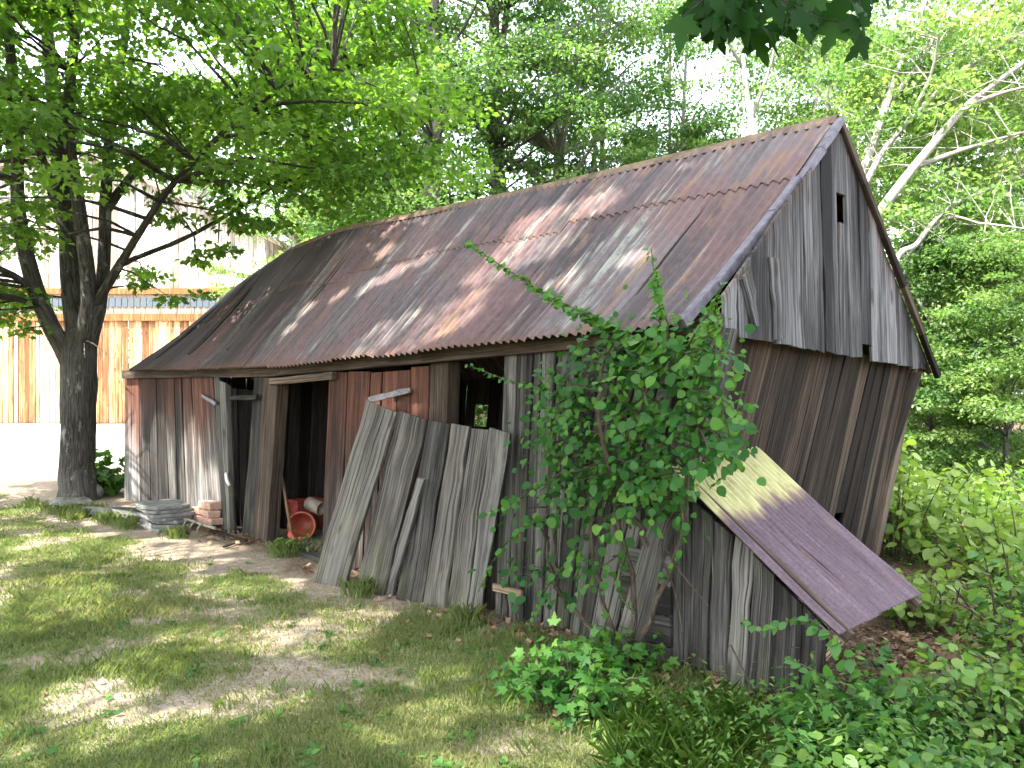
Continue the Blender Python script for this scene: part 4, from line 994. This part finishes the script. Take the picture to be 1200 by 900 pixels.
PALE = [
 ('pale forked trunk leaning right just beyond the gable peak', 14.0, .13, [(880, 560), (960, 330), (1010, 205), (1037, 127), (1058, 70), (1080, 15), (1100, -60)], [[(1037, 127), (1062, 95), (1090, 55), (1110, 10)]]),
 ('thin pale trunk leaning right between the two thicker pale trunks', 13.4, .085, [(860, 580), (960, 310), (1013, 217), (1043, 167), (1107, 100), (1167, 57), (1230, 20)], [[(1060, 148), (1090, 90), (1100, 40)]]),
 ('long pale trunk leaning far right over the lower wood', 12.6, .12, [(775, 600), (930, 385), (1030, 250), (1070, 197), (1127, 130), (1160, 103), (1210, 66), (1260, 40)], [[(1127, 130), (1165, 112), (1210, 100)], [(1070, 197), (1130, 175), (1210, 152)]]),
 ('pale low tree with level branches reaching to the right edge', 12.2, .07, [(985, 600), (1040, 330), (1075, 285), (1107, 247), (1150, 225), (1210, 200)], [[(1040, 330), (1085, 280), (1120, 290), (1190, 270)], [(1030, 370), (1100, 262), (1150, 262), (1200, 268)], [(1060, 320), (1100, 390), (1135, 385), (1165, 430)]]),
 ('slim pale trunk standing behind the ridge left of the peak', 20.0, .13, [(915, 470), (893, 215), (880, 140), (872, 80), (868, 20), (862, -60)], [[(880, 140), (905, 70), (912, 10)], [(872, 80), (850, 40), (845, -20)]])]
for lab, Y, r0, pts, subs in PALE:
    root = empty('leaning_tree', gpx(pts[0][0], Y), lab, 'tree', 'pale trunks rising right of the ridge'); tb = MB(); lv = Leaves()
    p0 = smooth_path([gpx(pts[0][0], Y) - UP * .1] + [at(px, py, Y + .25 * i) for i, (px, py) in enumerate(pts[1:])], 24); tb.tube(p0, np.linspace(r0 * .85, r0 * .2, 24), 8, False, 0, .03)
    paths = [p0]
    for sb in subs:
        q = smooth_path([at(px, py, Y + .25 * 3 - .3 * i) for i, (px, py) in enumerate(sb)], 12); tb.tube(q, np.linspace(r0 * .45, .012, 12), 6, False); paths.append(q)
    for q in paths:
        for k in range(int(len(q) * .45), len(q)):
            for _ in range(2 if Y < 18 else 1):
                c = q[k] + R.normal(0, .8, 3) * V3(1, .7, .8) + V3(.25, 1.0, .1)
                branch(tb, q[k], c, .010, .004, 4, 4, .08, .2); lv.clump(c, R.uniform(.4, .8), int(R.uniform(70, 150)), .11, .35, .9, .5, R.uniform(.3, .95))
    tb.build('trunk', M['bark_pale'], root, smooth=True); lv.build('crown', M['leaf_forest'], T_DIAMOND, root)
place(protoA, 1120, 21, 3.3, 1.0, 'broad green tree filling the right side above the shrubs', GF)
place(protoA, 1265, 17, 1.0, .95, 'dense green tree cut by the right edge', GF)
place(protoA, 1000, 24, 5.0, .85, 'green tree seen just right of the gable slope', GF)
place(protoD, 1090, 12.8, 1.6, .60, 'dark understory tree behind the lower gable corner', 'understory trees right of the shed')
place(protoD, 1180, 12.0, 4.4, .58, 'understory tree with layered leaves at the right edge', 'understory trees right of the shed')
place(protoD, 1140, 16, .2, .8, 'shaded understory tree deeper in the wood at right', 'understory trees right of the shed')
place(protoD, 620, 19, 1.9, .9, 'understory tree showing between the two tall grey trunks', 'understory trees behind the roof')
place(protoD, 470, 20, 3.2, 1.0, 'understory tree left of the twin grey trunks', 'understory trees behind the roof')
place(protoD, 730, 20, 5.1, .95, 'leafy understory tree above the middle of the ridge', 'understory trees behind the roof')
place(protoD, 400, 22, .5, 1.0, 'understory tree beside the barn corner', 'understory trees behind the roof')
place(protoA, 230, 40, 2.2, 1.0, 'tree crown rising behind the barn roof', GF)
place(protoA, -30, 50, 3.7, 1.0, 'tree crown behind the barn at the left edge', GF)

# --- far wood: one mass behind everything
lv = Leaves(); tb = MB()
for i in range(420):
    px = R.uniform(-150, 1400); Y = R.uniform(30, 44); x = (px - CX) / FPX * Y
    if x < -6 and Y < 47: Y += 18; x = (px - CX) / FPX * Y
    hmax = 9.0 if 690 < px < 1010 else 12.5
    z = R.uniform(.3, hmax) * (Y / 35); lv.clump(V3(x, Y, gz(x, Y) + z), R.uniform(.9, 1.9), 75, .34, .5, .7, .6, R.uniform(.05, .9))
o = lv.build('distant_woods', M['leaf_far'], T_DIAMOND); tag(o, 'distant leafy wood filling in behind the nearer trees', None, None, 'stuff')

# --- unseen trees added beyond the frame to shade the yard, and the bough hanging into the top of the picture
def unseen_shade_tree(x, y, H, z0, spread, ncl, seed, label, lsize=.26, lpc=120):
    o = forest_tree('unseen_shade_tree', H, .24, z0, spread, ncl, lpc, lsize, M['leaf_maple'], M['bark_grey'], seed, flat=.4, clr=1.15, bthick=.25, ok=lambda c: not (c[1] + y > -1.2 and abs(c[0] + x) < .68 * max(0, c[1] + y) + 1.4 and c[2] < EYE + .52 * max(0, c[1] + y) + 1.1))
    o.location = (x, y, float(gz(x, y)) - .05); tag(o, label, 'tree', 'unseen trees added for shade beside the camera')
    cr = [c for c in o.children if c.name.startswith('crown')][0]; me = cr.data; K = 4
    n = len(me.polygons); co = np.zeros(len(me.vertices) * 3, np.float32); me.vertices.foreach_get('co', co); co = co.reshape(n, K, 3)
    cen = co.mean(1) + np.array([x, y, o.location.z]); keep = sungaps(cen, 1., .12)
    gq = cen - S * (cen[:, 2:3] / S[2]); u_, w_ = wallcoords(gq[:, 0], gq[:, 1]); lawn = (w_ < -.45)
    thr = np.where((gq[:, 0] > 1.5) & (gq[:, 1] < 4.6), .64, .50); thr = np.where(gq[:, 0] > .7, thr, .44 + .09 * sstep(-2.2, -.3, gq[:, 0])); keep &= ~(lawn & (fbm(gq[:, 0] * 1.9 + 11, gq[:, 1] * 1.9 + 4, 4) > thr))  # noise holes cut in the crown to dapple the lawn
    X_, Y_, Z_ = cen.T; infr = (Y_ > .3) & (np.abs(X_) < .68 * Y_ + .3) & (Z_ < EYE + .52 * Y_ + .4); keep &= ~infr
    rn = np.zeros(n * K, np.float32); me.attributes['rnd'].data.foreach_get('value', rn); rn = rn.reshape(n, K)[keep]; co = co[keep]; m = len(co)
    m2 = bpy.data.meshes.new('crown'); m2.vertices.add(m * K); m2.vertices.foreach_set('co', co.ravel()); m2.loops.add(m * K); m2.loops.foreach_set('vertex_index', np.arange(m * K, dtype=np.int32))
    m2.polygons.add(m); m2.polygons.foreach_set('loop_start', np.arange(m, dtype=np.int32) * K)
    a = m2.attributes.new('rnd', 'FLOAT', 'POINT'); a.data.foreach_set('value', rn.ravel()); m2.update(calc_edges=True); m2.materials.append(M['leaf_maple']); cr.data = m2
    return o
unseen_shade_tree(-7.6, 4.6, 12.5, 4.5, 5.2, 130, 41, 'unseen tree added for shade beyond the left edge of the lawn')
unseen_shade_tree(-6.6, 2.6, 15.5, 7.0, 5.6, 150, 46, 'tallest unseen tree added for shade beyond the left edge of the frame')
unseen_shade_tree(-12.0, 8.0, 11, 3.5, 3.4, 70, 42, 'unseen tree added for shade beyond the left edge beside the maple')
unseen_shade_tree(-5.6, .6, 13.5, 5.5, 5.0, 150, 43, 'tall unseen tree added for shade beside the camera at the left')

om = empty('overhanging_maple', V3(4.6, -1.4, gz(4.6, -1.4)), 'maple bough with shade-darkened lobed leaves hanging into the top of the view', 'tree')
tb = MB(); lv = Leaves()
tb.tube(smooth_path([V3(4.6, -1.4, -.2), V3(4.5, -1.35, 2), V3(4.3, -1.1, 4.2), V3(4.2, -1.2, 7)], 12), np.linspace(.2, .06, 12), 9)
limb = smooth_path([V3(4.35, -1.1, 3.9), V3(3.4, .2, 4.1), V3(2.4, 1.5, 3.7), at(960, -55, 2.6), at(880, -20, 2.5), at(835, -12, 2.45)], 20); tb.tube(limb, np.linspace(.06, .006, 20), 6)
for px, py, Y in ((812, 12, 2.5), (800, 30, 2.45), (830, 38, 2.55), (850, 14, 2.4), (862, 40, 2.5), (880, 18, 2.6), (893, 44, 2.45), (905, 10, 2.5), (920, 30, 2.55), (925, 4, 2.4), (950, 8, 2.5), (948, 22, 2.6), (975, 12, 2.5), (985, 36, 2.5), (1000, 14, 2.45),
                  (1014, 52, 2.5), (1010, 2, 2.55), (965, 2, 2.45), (840, 0, 2.5), (870, -4, 2.6), (940, -10, 2.5), (990, -8, 2.5), (1030, -12, 2.6), (820, -8, 2.5), (900, -14, 2.4), (880, 46, 2.5)):
    c = at(px, py - 10, Y); k = int(np.argmin(np.linalg.norm(limb - c, axis=1))); branch(tb, limb[k], c, .003, .0016, 4, 4, -.05, .1)
    tip = V3(R.normal(0, .5), R.normal(0, .35), -1 + R.normal(0, .25)); nr = V3(R.normal(0, .5), -.75, .65 + R.normal(0, .3)); lv.add(c, tip, nr, R.uniform(.085, .12))
for i in range(34):
    c = at(R.uniform(800, 1020), R.uniform(-25, 26), R.uniform(2.35, 2.7)); k = int(np.argmin(np.linalg.norm(limb - c, axis=1))); branch(tb, limb[k], c, .003, .0016, 4, 4, -.05, .1)
    lv.add(c, V3(R.normal(0, .6), R.normal(0, .4), -1 + R.normal(0, .3)), V3(R.normal(0, .5), -.6, .7 + R.normal(0, .3)), R.uniform(.08, .115), .1)
for i in range(60):
    c = V3(4.0, -1.6, 6) + R.normal(0, 1, 3) * V3(1.5, 1.2, 1.2)
    if c[1] > .3 or c[2] < 3.5: continue
    branch(tb, V3(4.25, -1.15, min(6.5, max(4, c[2] - .5))), c, .02, .006, 4); lv.clump(c, .7, 40, .14, .35)
tb.build('trunk', M['bark_grey'], om, smooth=True); lv.build('leaves', M['leaf_shade_dark'], T_MAPLE_HI, om)

cw = Leaves()
for i in range(520):
    Y_ = 2.8 * (9 / 2.8) ** R.random(); X_ = (R.random() * 1.2 - .68) * Y_
    if X_ > .9 or R.random() > float(grassmask(np.array([X_]), np.array([Y_]))[0]) + .15: continue
    m = int(R.integers(4, 10)); a_ = R.random(m) * 2 * PI; d = np.stack([np.cos(a_), np.sin(a_), R.uniform(.05, .5, m)], -1); p = V3(X_, Y_, float(gz(X_, Y_)) + .012)
    cw.add(p + d * .012, d, UP + R.normal(0, .3, (m, 3)), R.uniform(.02, .05, m), np.clip(R.normal(.5, .25, m), 0, 1))
tag(cw.build('lawn_weeds', M['leaf_weed'], T_OVAL), 'small flat broadleaf weeds scattered through the lawn', None, None, 'stuff')

# ------------------------------------------------------------------ VINE ON THE SHED CORNER
vn = empty('climbing_vine', fw(735, 768, -.1), 'big leafy green vine climbing over the near corner of the shed', 'vine')
tb = MB(); lv = Leaves()
poly = np.array([(645, 440), (700, 405), (755, 388), (800, 392), (828, 400), (838, 450), (860, 500), (850, 540), (800, 556), (792, 590), (745, 600), (735, 640), (700, 690), (650, 705), (620, 700), (585, 680), (575, 650), (600, 610), (590, 575), (620, 540), (628, 490)], float)
def inpoly(x, y):
    c = False; j = len(poly) - 1
    for i in range(len(poly)):
        if (poly[i, 1] > y) != (poly[j, 1] > y) and x < (poly[j, 0] - poly[i, 0]) * (y - poly[i, 1]) / (poly[j, 1] - poly[i, 1]) + poly[i, 0]: c = not c
        j = i
    return c
roots = []
for pts in (((735, 770, -.12), (745, 690, -.16), (725, 600, -.25), (735, 520, -.35), (760, 450, -.4), (790, 400, -.35)), ((728, 765, -.1), (700, 680, -.14), (690, 600, -.2), (670, 520, -.3), (660, 470, -.3)),
            ((742, 772, -.15), (775, 690, -.2), (800, 620, -.25), (815, 520, -.3), (835, 450, -.3), (838, 400, -.3)), ((730, 768, -.1), (660, 700, -.15), (640, 620, -.22), (650, 540, -.3)), ((760, 640, -.25), (720, 560, -.4), (700, 480, -.5), (710, 420, -.45)),
            ((650, 690, -.1), (653, 560, -.08), (655, 430, -.06))):
    p = smooth_path([fw(*q) for q in pts], 18); tb.tube(p + R.normal(0, .01, p.shape), np.linspace(.019, .008, len(p)), 6, False); roots.append(p)
rts = np.concatenate(roots); nc = 0
while nc < 168:
    x, y = R.uniform(560, 875), R.uniform(380, 710)
    if not inpoly(x, y): continue
    dens = 1.0 if (x > 640 and y < 590) else .20
    if R.random() > dens: continue
    w = -.12 - abs(R.normal(0, .22)) * (1 if y < 620 else .6); c = fw(x, y, w); nc += 1
    k = int(np.argmin(np.linalg.norm(rts - c, axis=1))); p = branch(tb, rts[k], c, .006, .003, 4, 5, .05, .12)
    m = int(R.integers(11, 20)); q = R.normal(0, 1, (m, 3)) * V3(.085, .085, .075); 
    lv.add(c + q, q * 2 + R.normal(0, .05, (m, 3)) - UP * .12 + N * .04, N * .55 + UP * .65 + R.normal(0, .35, (m, 3)), np.clip(R.lognormal(-3.1, .34, m), .022, .075), np.clip(R.uniform(.0, .95) + R.normal(0, .15, m), 0, 1))
def shoot(pts, nl, sz, r0=.007, bright=.75, spread=.05):
    p = smooth_path(pts, 40); tb.tube(p, np.linspace(r0, .002, 40), 5, False)
    for i in range(nl):
        f = (i + .5) / nl; k = min(38, int(f * 39)); a = p[k]; d = unit(p[k + 1] - p[k]); sd = unit(np.cross(d, UP) * random.choice((-1, 1)) + R.normal(0, .4, 3))
        lv.add(a + R.normal(0, .006, 3), sd + d * .5 - UP * .35, UP * .6 + N * .7 + R.normal(0, .3, 3), sz * R.uniform(.7, 1.15) * (1.15 - .65 * f), np.clip(bright + R.normal(0, .18), 0, 1))
shoot([fw(770, 430, -.4), fw(735, 392, -.5), fw(690, 370, -.6), (fw(640, 345, -.7)), fw(590, 313, -.75), fw(543, 283, -.8)], 150, .07)
shoot([fw(760, 410, -.4), fw(720, 385, -.5), fw(680, 368, -.55), fw(640, 350, -.6)], 70, .072)
shoot([fw(800, 440, -.35), fw(822, 410, -.42), fw(836, 375, -.44), fw(842, 350, -.42)], 40, .062)
shoot([fw(780, 430, -.4), fw(782, 380, -.5), fw(772, 345, -.52), fw(770, 320, -.55)], 34, .066)
shoot([fw(690, 480, -.3), fw(640, 458, -.4), fw(600, 447, -.45), fw(545, 427, -.45)], 60, .05, bright=.5)
shoot([fw(770, 420, -.4), fw(774, 370, -.5), fw(768, 330, -.52), fw(763, 290, -.55)], 30, .07)
shoot([fw(800, 420, -.35), fw(815, 390, -.42), fw(835, 358, -.42), fw(848, 330, -.4)], 26, .06)
shoot([fw(820, 400, -.35), fw(838, 375, -.45), fw(846, 400, -.5), fw(838, 440, -.5)], 24, .06)
shoot([fw(800, 450, -.35), fw(850, 470, -.45), fw(866, 492, -.48), fw(872, 490, -.5)], 22, .055)
shoot([fw(830, 450, -.3), fw(852, 500, -.4), fw(856, 545, -.4), fw(835, 570, -.4)], 30, .055)
shoot([fw(650, 610, -.25), fw(610, 620, -.4), fw(580, 655, -.4), fw(562, 690, -.35)], 34, .058, bright=.6)
shoot([fw(640, 560, -.25), fw(600, 590, -.35), fw(575, 600, -.35)], 18, .055)
shoot([fw(680, 640, -.25), fw(640, 690, -.35), fw(620, 735, -.3)], 26, .06, bright=.55)
shoot([fw(790, 560, -.35), fw(800, 610, -.35), fw(790, 660, -.35), fw(770, 680, -.3)], 26, .06, bright=.45)
shoot([fw(735, 640, -.25), fw(725, 690, -.3), fw(745, 720, -.3)], 16, .055, bright=.4)
# bare stems over the lean-to wall
for pts in (((800, 575, -.2), (775, 640, -.2), (790, 690, -.14), (800, 740, -.12)), ((770, 620, -.2), (790, 660, -.2), (830, 710, -.1)), ((856, 756, -.1), (878, 800, -.12), (888, 838, -.1)), ((655, 440, -.1), (657, 520, -.1), (650, 560, -.1))):
    p = smooth_path([fw(*q) for q in pts], 14); tb.tube(p, np.linspace(.007, .004, 14), 5, False)
tb.build('stem', M['twig'], vn, smooth=True); lv.build('foliage', M['leaf_vine'], T_ROUND, vn, curl=.2, fold=.25)

# ------------------------------------------------------------------ SHRUBS AND PLANTS
def leafy_plant(name, P, label, cat, ht, rad, nst, lps, lsize, mat, tmpl=T_OVAL, seed=1, group=None, lean_=.35, pairs=True, up=.8):
    global R
    kR = R; R = np.random.default_rng(seed); P = np.asarray(P, float)
    root = empty(name, P, label, cat, group); tb = MB(); lv = Leaves()
    for i in range(nst):
        an = R.random() * 2 * PI; f = math.sqrt(R.random()); b = P + V3(math.cos(an), math.sin(an), 0) * f * rad * .45 - UP * .03; h = ht * R.uniform(.55, 1.05) * (1 - .35 * f)
        tp = P + V3(math.cos(an), math.sin(an), 0) * f * rad * R.uniform(.7, 1.1) + UP * h; p = smooth_path([b, b * .5 + tp * .5 + R.normal(0, .08, 3) * lean_ + UP * h * .08, tp], 10)
        tb.tube(p, np.linspace(.007 + .004 * ht, .002, 10), 4, False)
        for j in range(lps):
            t = .25 + .75 * (j + R.random()) / lps; k = min(8, int(t * 9)); a_ = p[k] + (p[k + 1] - p[k]) * (t * 9 - k); d = R.normal(0, 1, 3) * V3(1, 1, .25)
            d = unit(d); pet = R.uniform(.02, .14) * ht ** .5; lv.add(a_ + d * pet, d + V3(0, 0, -.25), V3(0, 0, up) + R.normal(0, .4, 3), lsize * R.uniform(.6, 1.2), np.clip(.35 + .4 * t + R.normal(0, .2), 0, 1))
    tb.build('stem', M['twig'], root, smooth=True); lv.build('foliage', mat, tmpl, root); R = kR
    return root
def gpz(px, py): p = gp(px, py); p[2] = gz(p[0], p[1]); return p
leafy_plant('shrub', gpz(122, 579), 'dark leafy shrub between the maple trunk and the shed corner', 'shrub', .78, .5, 22, 14, .15, M['leaf_vine'], T_MAPLE, 3)
leafy_plant('weed', gpz(352, 648), 'small bright green weed growing in the doorway before the tub', 'weed', .26, .28, 12, 8, .09, M['leaf_weed'], T_LANCE, 4)
leafy_plant('shrub', gpz(668, 828), 'low leafy shrub at the edge of the lawn below the vine', 'shrub', .38, .38, 34, 15, .06, M['leaf_vine'], T_MAPLE_HI, 5)
leafy_plant('shrub', gpz(710, 795), 'low ivy-like shrub at the foot of the shed corner post', 'shrub', .30, .3, 26, 13, .06, M['leaf_vine'], T_MAPLE_HI, 51)
GS = 'lit shrubs beyond the lean-to'
leafy_plant('shrub', V3(3.75, 7.9, gz(3.75, 7.9)), 'tall lime green shrub beside the rear corner of the gable wall', 'shrub', 1.35, .8, 34, 20, .12, M['leaf_lime'], T_OVAL, 6, GS)
leafy_plant('shrub', V3(4.7, 8.2, gz(4.7, 8.2)), 'bushy lime green shrub beside the tall one, farther from the shed', 'shrub', .95, .9, 38, 18, .10, M['leaf_lime'], T_OVAL, 7, GS)
leafy_plant('shrub', V3(4.2, 6.6, gz(4.2, 6.6)), 'bright rounded shrub behind the low end of the lean-to roof', 'shrub', .85, .8, 36, 16, .11, M['leaf_lime'], T_OVAL, 8, GS)
leafy_plant('shrub', V3(5.4, 7.2, gz(5.4, 7.2)), 'bright spreading shrub by the right edge below the dark wood', 'shrub', 1.0, .9, 36, 16, .12, M['leaf_lime'], T_OVAL, 9, GS)
leafy_plant('shrub', V3(3.5, 5.2, gz(3.5, 5.2)), 'yellowish green shrub right of the lean-to eave', 'shrub', .62, .6, 34, 16, .085, M['leaf_lime'], T_LANCE, 10, GS)
leafy_plant('shrub', V3(4.3, 5.6, gz(4.3, 5.6)), 'lime green shrub between the yellowish shrub and the right edge', 'shrub', .8, .75, 40, 18, .085, M['leaf_lime'], T_OVAL, 61, GS)
leafy_plant('shrub', V3(2.95, 5.6, gz(2.95, 5.6)), 'low lime green shrub close behind the tip of the lean-to roof', 'shrub', .5, .55, 32, 15, .07, M['leaf_lime'], T_ROUND, 62, GS)
leafy_plant('shrub', V3(3.9, 4.75, gz(3.9, 4.75)), 'airy light green shrub at the right edge in front of the lime shrubs', 'shrub', .75, .6, 34, 16, .07, M['leaf_lime'], T_LANCE, 63, GS)
leafy_plant('shrub', V3(5.9, 8.6, gz(5.9, 8.6)), 'tall lime green shrub below the dark wood at the right edge', 'shrub', 1.3, 1.0, 40, 18, .12, M['leaf_lime'], T_OVAL, 64, GS)
leafy_plant('shrub', V3(2.95, 4.0, gz(2.95, 4)), 'green leafy shrub in the lower right corner', 'shrub', .6, .6, 50, 18, .06, M['leaf_weed'], T_OVAL, 12)
leafy_plant('shrub', V3(2.3, 3.65, gz(2.3, 3.65)), 'broad leaved shrub in front of the open end of the lean-to', 'shrub', .5, .5, 40, 15, .065, M['leaf_weed'], T_OVAL, 13)
leafy_plant('sapling', V3(3.0, 4.75, gz(3, 4.75)), 'thin upright sapling with sparse leaves right of the lean-to', 'sapling', 1.25, .25, 4, 18, .09, M['leaf_weed'], T_OVAL, 14)
br = empty('bramble', gpz(1010, 815), 'arching bramble cane reaching across the lean-to wall', 'bramble')
tb_, lv_ = tb, lv; tb = MB(); lv = Leaves()
g0 = gpz(1015, 830); shoot([g0, fw(985, 760, -.35), fw(945, 725, -.4), fw(900, 735, -.35), fw(868, 730, -.3)], 44, .075, .006, .45); shoot([g0, fw(960, 790, -.4), fw(920, 770, -.4)], 18, .08, .006, .5)
tb.build('stem', M['twig'], br, smooth=True); lv.build('foliage', M['leaf_weed'], T_OVAL, br)

# ground cover (stuff): weeds, ferny grass and seedlings on the right
lv = Leaves(); blv = Leaves(); fe = Leaves(); iv = Leaves(); n_ok = 0
while n_ok < 2300:
    Y = R.uniform(2.55, 9.5) if R.random() < .6 else R.uniform(2.55, 4.2); x = R.uniform(.35, .72 * Y + .3); u_, w_ = wallcoords(x, Y)
    if (w_ > -.06 and u_ < L + 1.35 and w_ < 3.7) : continue
    lim = .28 + .26 * (Y - 2.6) ; px, py = px_of(V3(x, Y, 0))
    if px < 690 + R.normal(0, 22): continue
    if 1040 < px < 1090 and 745 < py < 780 and R.random() < .5: continue
    if R.random() > .35 + .65 * fbm(np.array(x * 2.), np.array(Y * 2.), 3) * 1.4: continue
    n_ok += 1; z = float(gz(x, Y)); ht = R.uniform(.05, .34) * (1 if px > 850 else .75); m = int(R.integers(6, 15)); tint = R.uniform(.1, .8); sz = R.choice([.03, .04, .05, .065]); kd = vnoise(np.array(x * 1.7 + 3), np.array(Y * 1.7)) + R.normal(0, .12); tg = lv if kd < .48 else (fe if kd < .62 else iv)
    if px < 930:
        sz *= .72
        if R.random() < .6: tg = fe
        if -.4 < w_ < 0 and R.random() < .65: continue
        if R.random() < .25: continue
    f = R.random(m)[:, None]; top = V3(R.normal(0, .12), R.normal(0, .12), 1) * ht; d = R.normal(0, 1, (m, 3)) * V3(1, 1, .2); d /= np.linalg.norm(d, axis=1, keepdims=True)
    tg.add(V3(x, Y, z) + top * f + d * .05, d - UP * .2, UP * .8 + R.normal(0, .4, (m, 3)), sz * R.uniform(.6, 1.2, m), np.clip(tint + R.normal(0, .15, m), 0, 1))
for i in range(150):
    px, py = R.uniform(715, 880), R.uniform(838, 980)
    p = gp(px, py); 
    u_, w_ = wallcoords(p[0], p[1])
    if w_ > -.05: continue
    p[2] = gz(p[0], p[1]); m = 9; a = R.random(m) * 2 * PI; d = np.stack([np.cos(a) * .35, np.sin(a) * .35, np.ones(m)], -1) + R.normal(0, .15, (m, 3)); blv.add(p + R.normal(0, .02, (m, 3)) * V3(1, 1, 0), d, np.stack([np.cos(a), np.sin(a), 0 * a], -1) * -.6 + UP * .5, R.uniform(.07, .26, m), np.clip(R.normal(.75, .2, m), 0, 1))
tag(fe.build('low_weeds', M['leaf_lime'], T_LANCE), 'narrow leaved weeds mixed through the green undergrowth', None, None, 'stuff')
tag(iv.build('ground_ivy', M['leaf_vine'], T_MAPLE_HI), 'lobed ground ivy mixed through the green undergrowth', None, None, 'stuff')
tag(lv.build('undergrowth', M['leaf_weed'], T_OVAL), 'tangled low green undergrowth around the lean-to', None, None, 'stuff')
T_BLADE = np.array([(0, 0), (.008, .05), (.007, .5), (0, 1), (-.007, .5), (-.008, .05)])
tag(blv.build('tall_grass', M['leaf_weed'], T_BLADE, curl=.45), 'tall feathery grass growing before the lean-to wall', None, None, 'stuff')
# woodland floor greens beyond
lv = Leaves()
for i in range(900):
    Y = R.uniform(8, 24); x = R.uniform(-.3 * Y, .85 * Y); u_, w_ = wallcoords(x, Y)
    if w_ < 3.8 and u_ < L + 2: continue
    lv.clump(V3(x, Y, gz(x, Y) + R.uniform(.05, .6)), R.uniform(.25, .6), 26, .13, .6, .8, .5, R.uniform(.1, .9))
tag(lv.build('woodland_plants', M['leaf_forest'], T_DIAMOND), 'leafy woodland plants covering the ground under the trees', None, None, 'stuff')

# dead leaves (stuff) along the wall base and right; bright fallen leaves on the lawn
lv = Leaves()
def dead(n, fn, sz=.05):
    for i in range(n):
        p = fn(); p[2] = float(gz(p[0], p[1])) + R.uniform(.004, .03); a = R.random() * 2 * PI
        lv.add(p, V3(math.cos(a), math.sin(a), R.normal(0, .25)), UP + R.normal(0, .35, 3), sz * R.uniform(.6, 1.3))
dead(260, lambda: W(R.uniform(2.6, 4.9), -abs(R.normal(0.02, .22)) - .03, 0))
dead(330, lambda: W(R.uniform(6.3, L + 1.2), -abs(R.normal(0.02, .25)) - .03, 0))
dead(260, lambda: gp(R.normal(1075, 45), R.normal(765, 22)))
dead(300, lambda: V3(R.uniform(.6, 3), R.uniform(2.6, 4.5), 0))
dead(90, lambda: V3(R.uniform(-5, .5), R.uniform(3, 9), 0), .035)
tag(lv.build('leaf_litter', M['dead_leaf'], T_MAPLE, curl=-.4, fold=.4), 'brown dead leaves gathered along the foot of the walls', None, None, 'stuff')
for px, py, mt, lab, sz in ((90, 806, 'fallen', 'orange fallen maple leaf at the lower left of the lawn', .10), (199, 717, 'fallen_y', 'tan fallen leaf on the dirt patch in mid lawn', .12), (341, 826, 'fallen_y', 'yellow fallen leaf on the lawn nearest the camera', .085), (85, 683, 'fallen_y', 'small yellow fallen leaf on the grass at far left', .07)):
    p = gpz(px, py); l1 = Leaves(); l1.add(V3(0, 0, .02), V3(R.normal(), R.normal(), .15), V3(.1, -.3, 1), sz, .5); tag(l1.build('fallen_leaf', M[mt], T_MAPLE_HI, None, p, curl=-.3, fold=.5), lab, 'leaf', 'fallen leaves on the lawn')

# ------------------------------------------------------------------ LIGHT, SKY, CAMERA
wd = bpy.data.worlds.new('World'); sc.world = wd; wd.use_nodes = True
nt = wd.node_tree; bg = nt.nodes['Background']; sky = nt.nodes.new('ShaderNodeTexSky'); sky.sky_type = 'NISHITA'; sky.sun_disc = False
EL = math.asin(S[2]); AZ = math.atan2(S[0], S[1])
sky.sun_elevation = EL; sky.sun_rotation = AZ; sky.air_density = 1.0; sky.dust_density = 2.0; sky.ozone_density = 1.0
hs = nt.nodes.new('ShaderNodeHueSaturation'); hs.inputs['Saturation'].default_value = .42; nt.links.new(sky.outputs[0], hs.inputs['Color']); nt.links.new(hs.outputs[0], bg.inputs[0]); bg.inputs[1].default_value = .15
sl = bpy.data.lights.new('sun', 'SUN'); sl.energy = 2.4; sl.angle = math.radians(.5); sl.color = (1, .95, .86)
so = bpy.data.objects.new('sun', sl); C.objects.link(so); so.rotation_euler = Vector((-S[0], -S[1], -S[2])).to_track_quat('-Z', 'Y').to_euler(); so.location = (-20, -15, 25)
cam = bpy.data.cameras.new('camera'); cam.sensor_width = 36; cam.lens = 36 * FPX / 1200; cam.shift_y = 10 / 1200; cam.clip_end = 2000; cam.clip_start = .05
co = bpy.data.objects.new('camera', cam); C.objects.link(co); co.location = (0, 0, EYE); co.rotation_euler = (PI / 2, 0, 0); sc.camera = co
sc.view_settings.view_transform = 'Standard'; sc.view_settings.look = 'None'; sc.view_settings.exposure = 3.1; sc.view_settings.gamma = 1; sc.view_settings.use_curve_mapping = False
sc.render.engine = 'CYCLES'
cy = sc.cycles; cy.max_bounces = 6; cy.diffuse_bounces = 4; cy.glossy_bounces = 2; cy.transmission_bounces = 4; cy.transparent_max_bounces = 4; cy.use_denoising = True; cy.use_adaptive_sampling = True; cy.adaptive_threshold = .02
cy.sample_clamp_indirect = 8; cy.caustics_reflective = False; cy.caustics_refractive = False
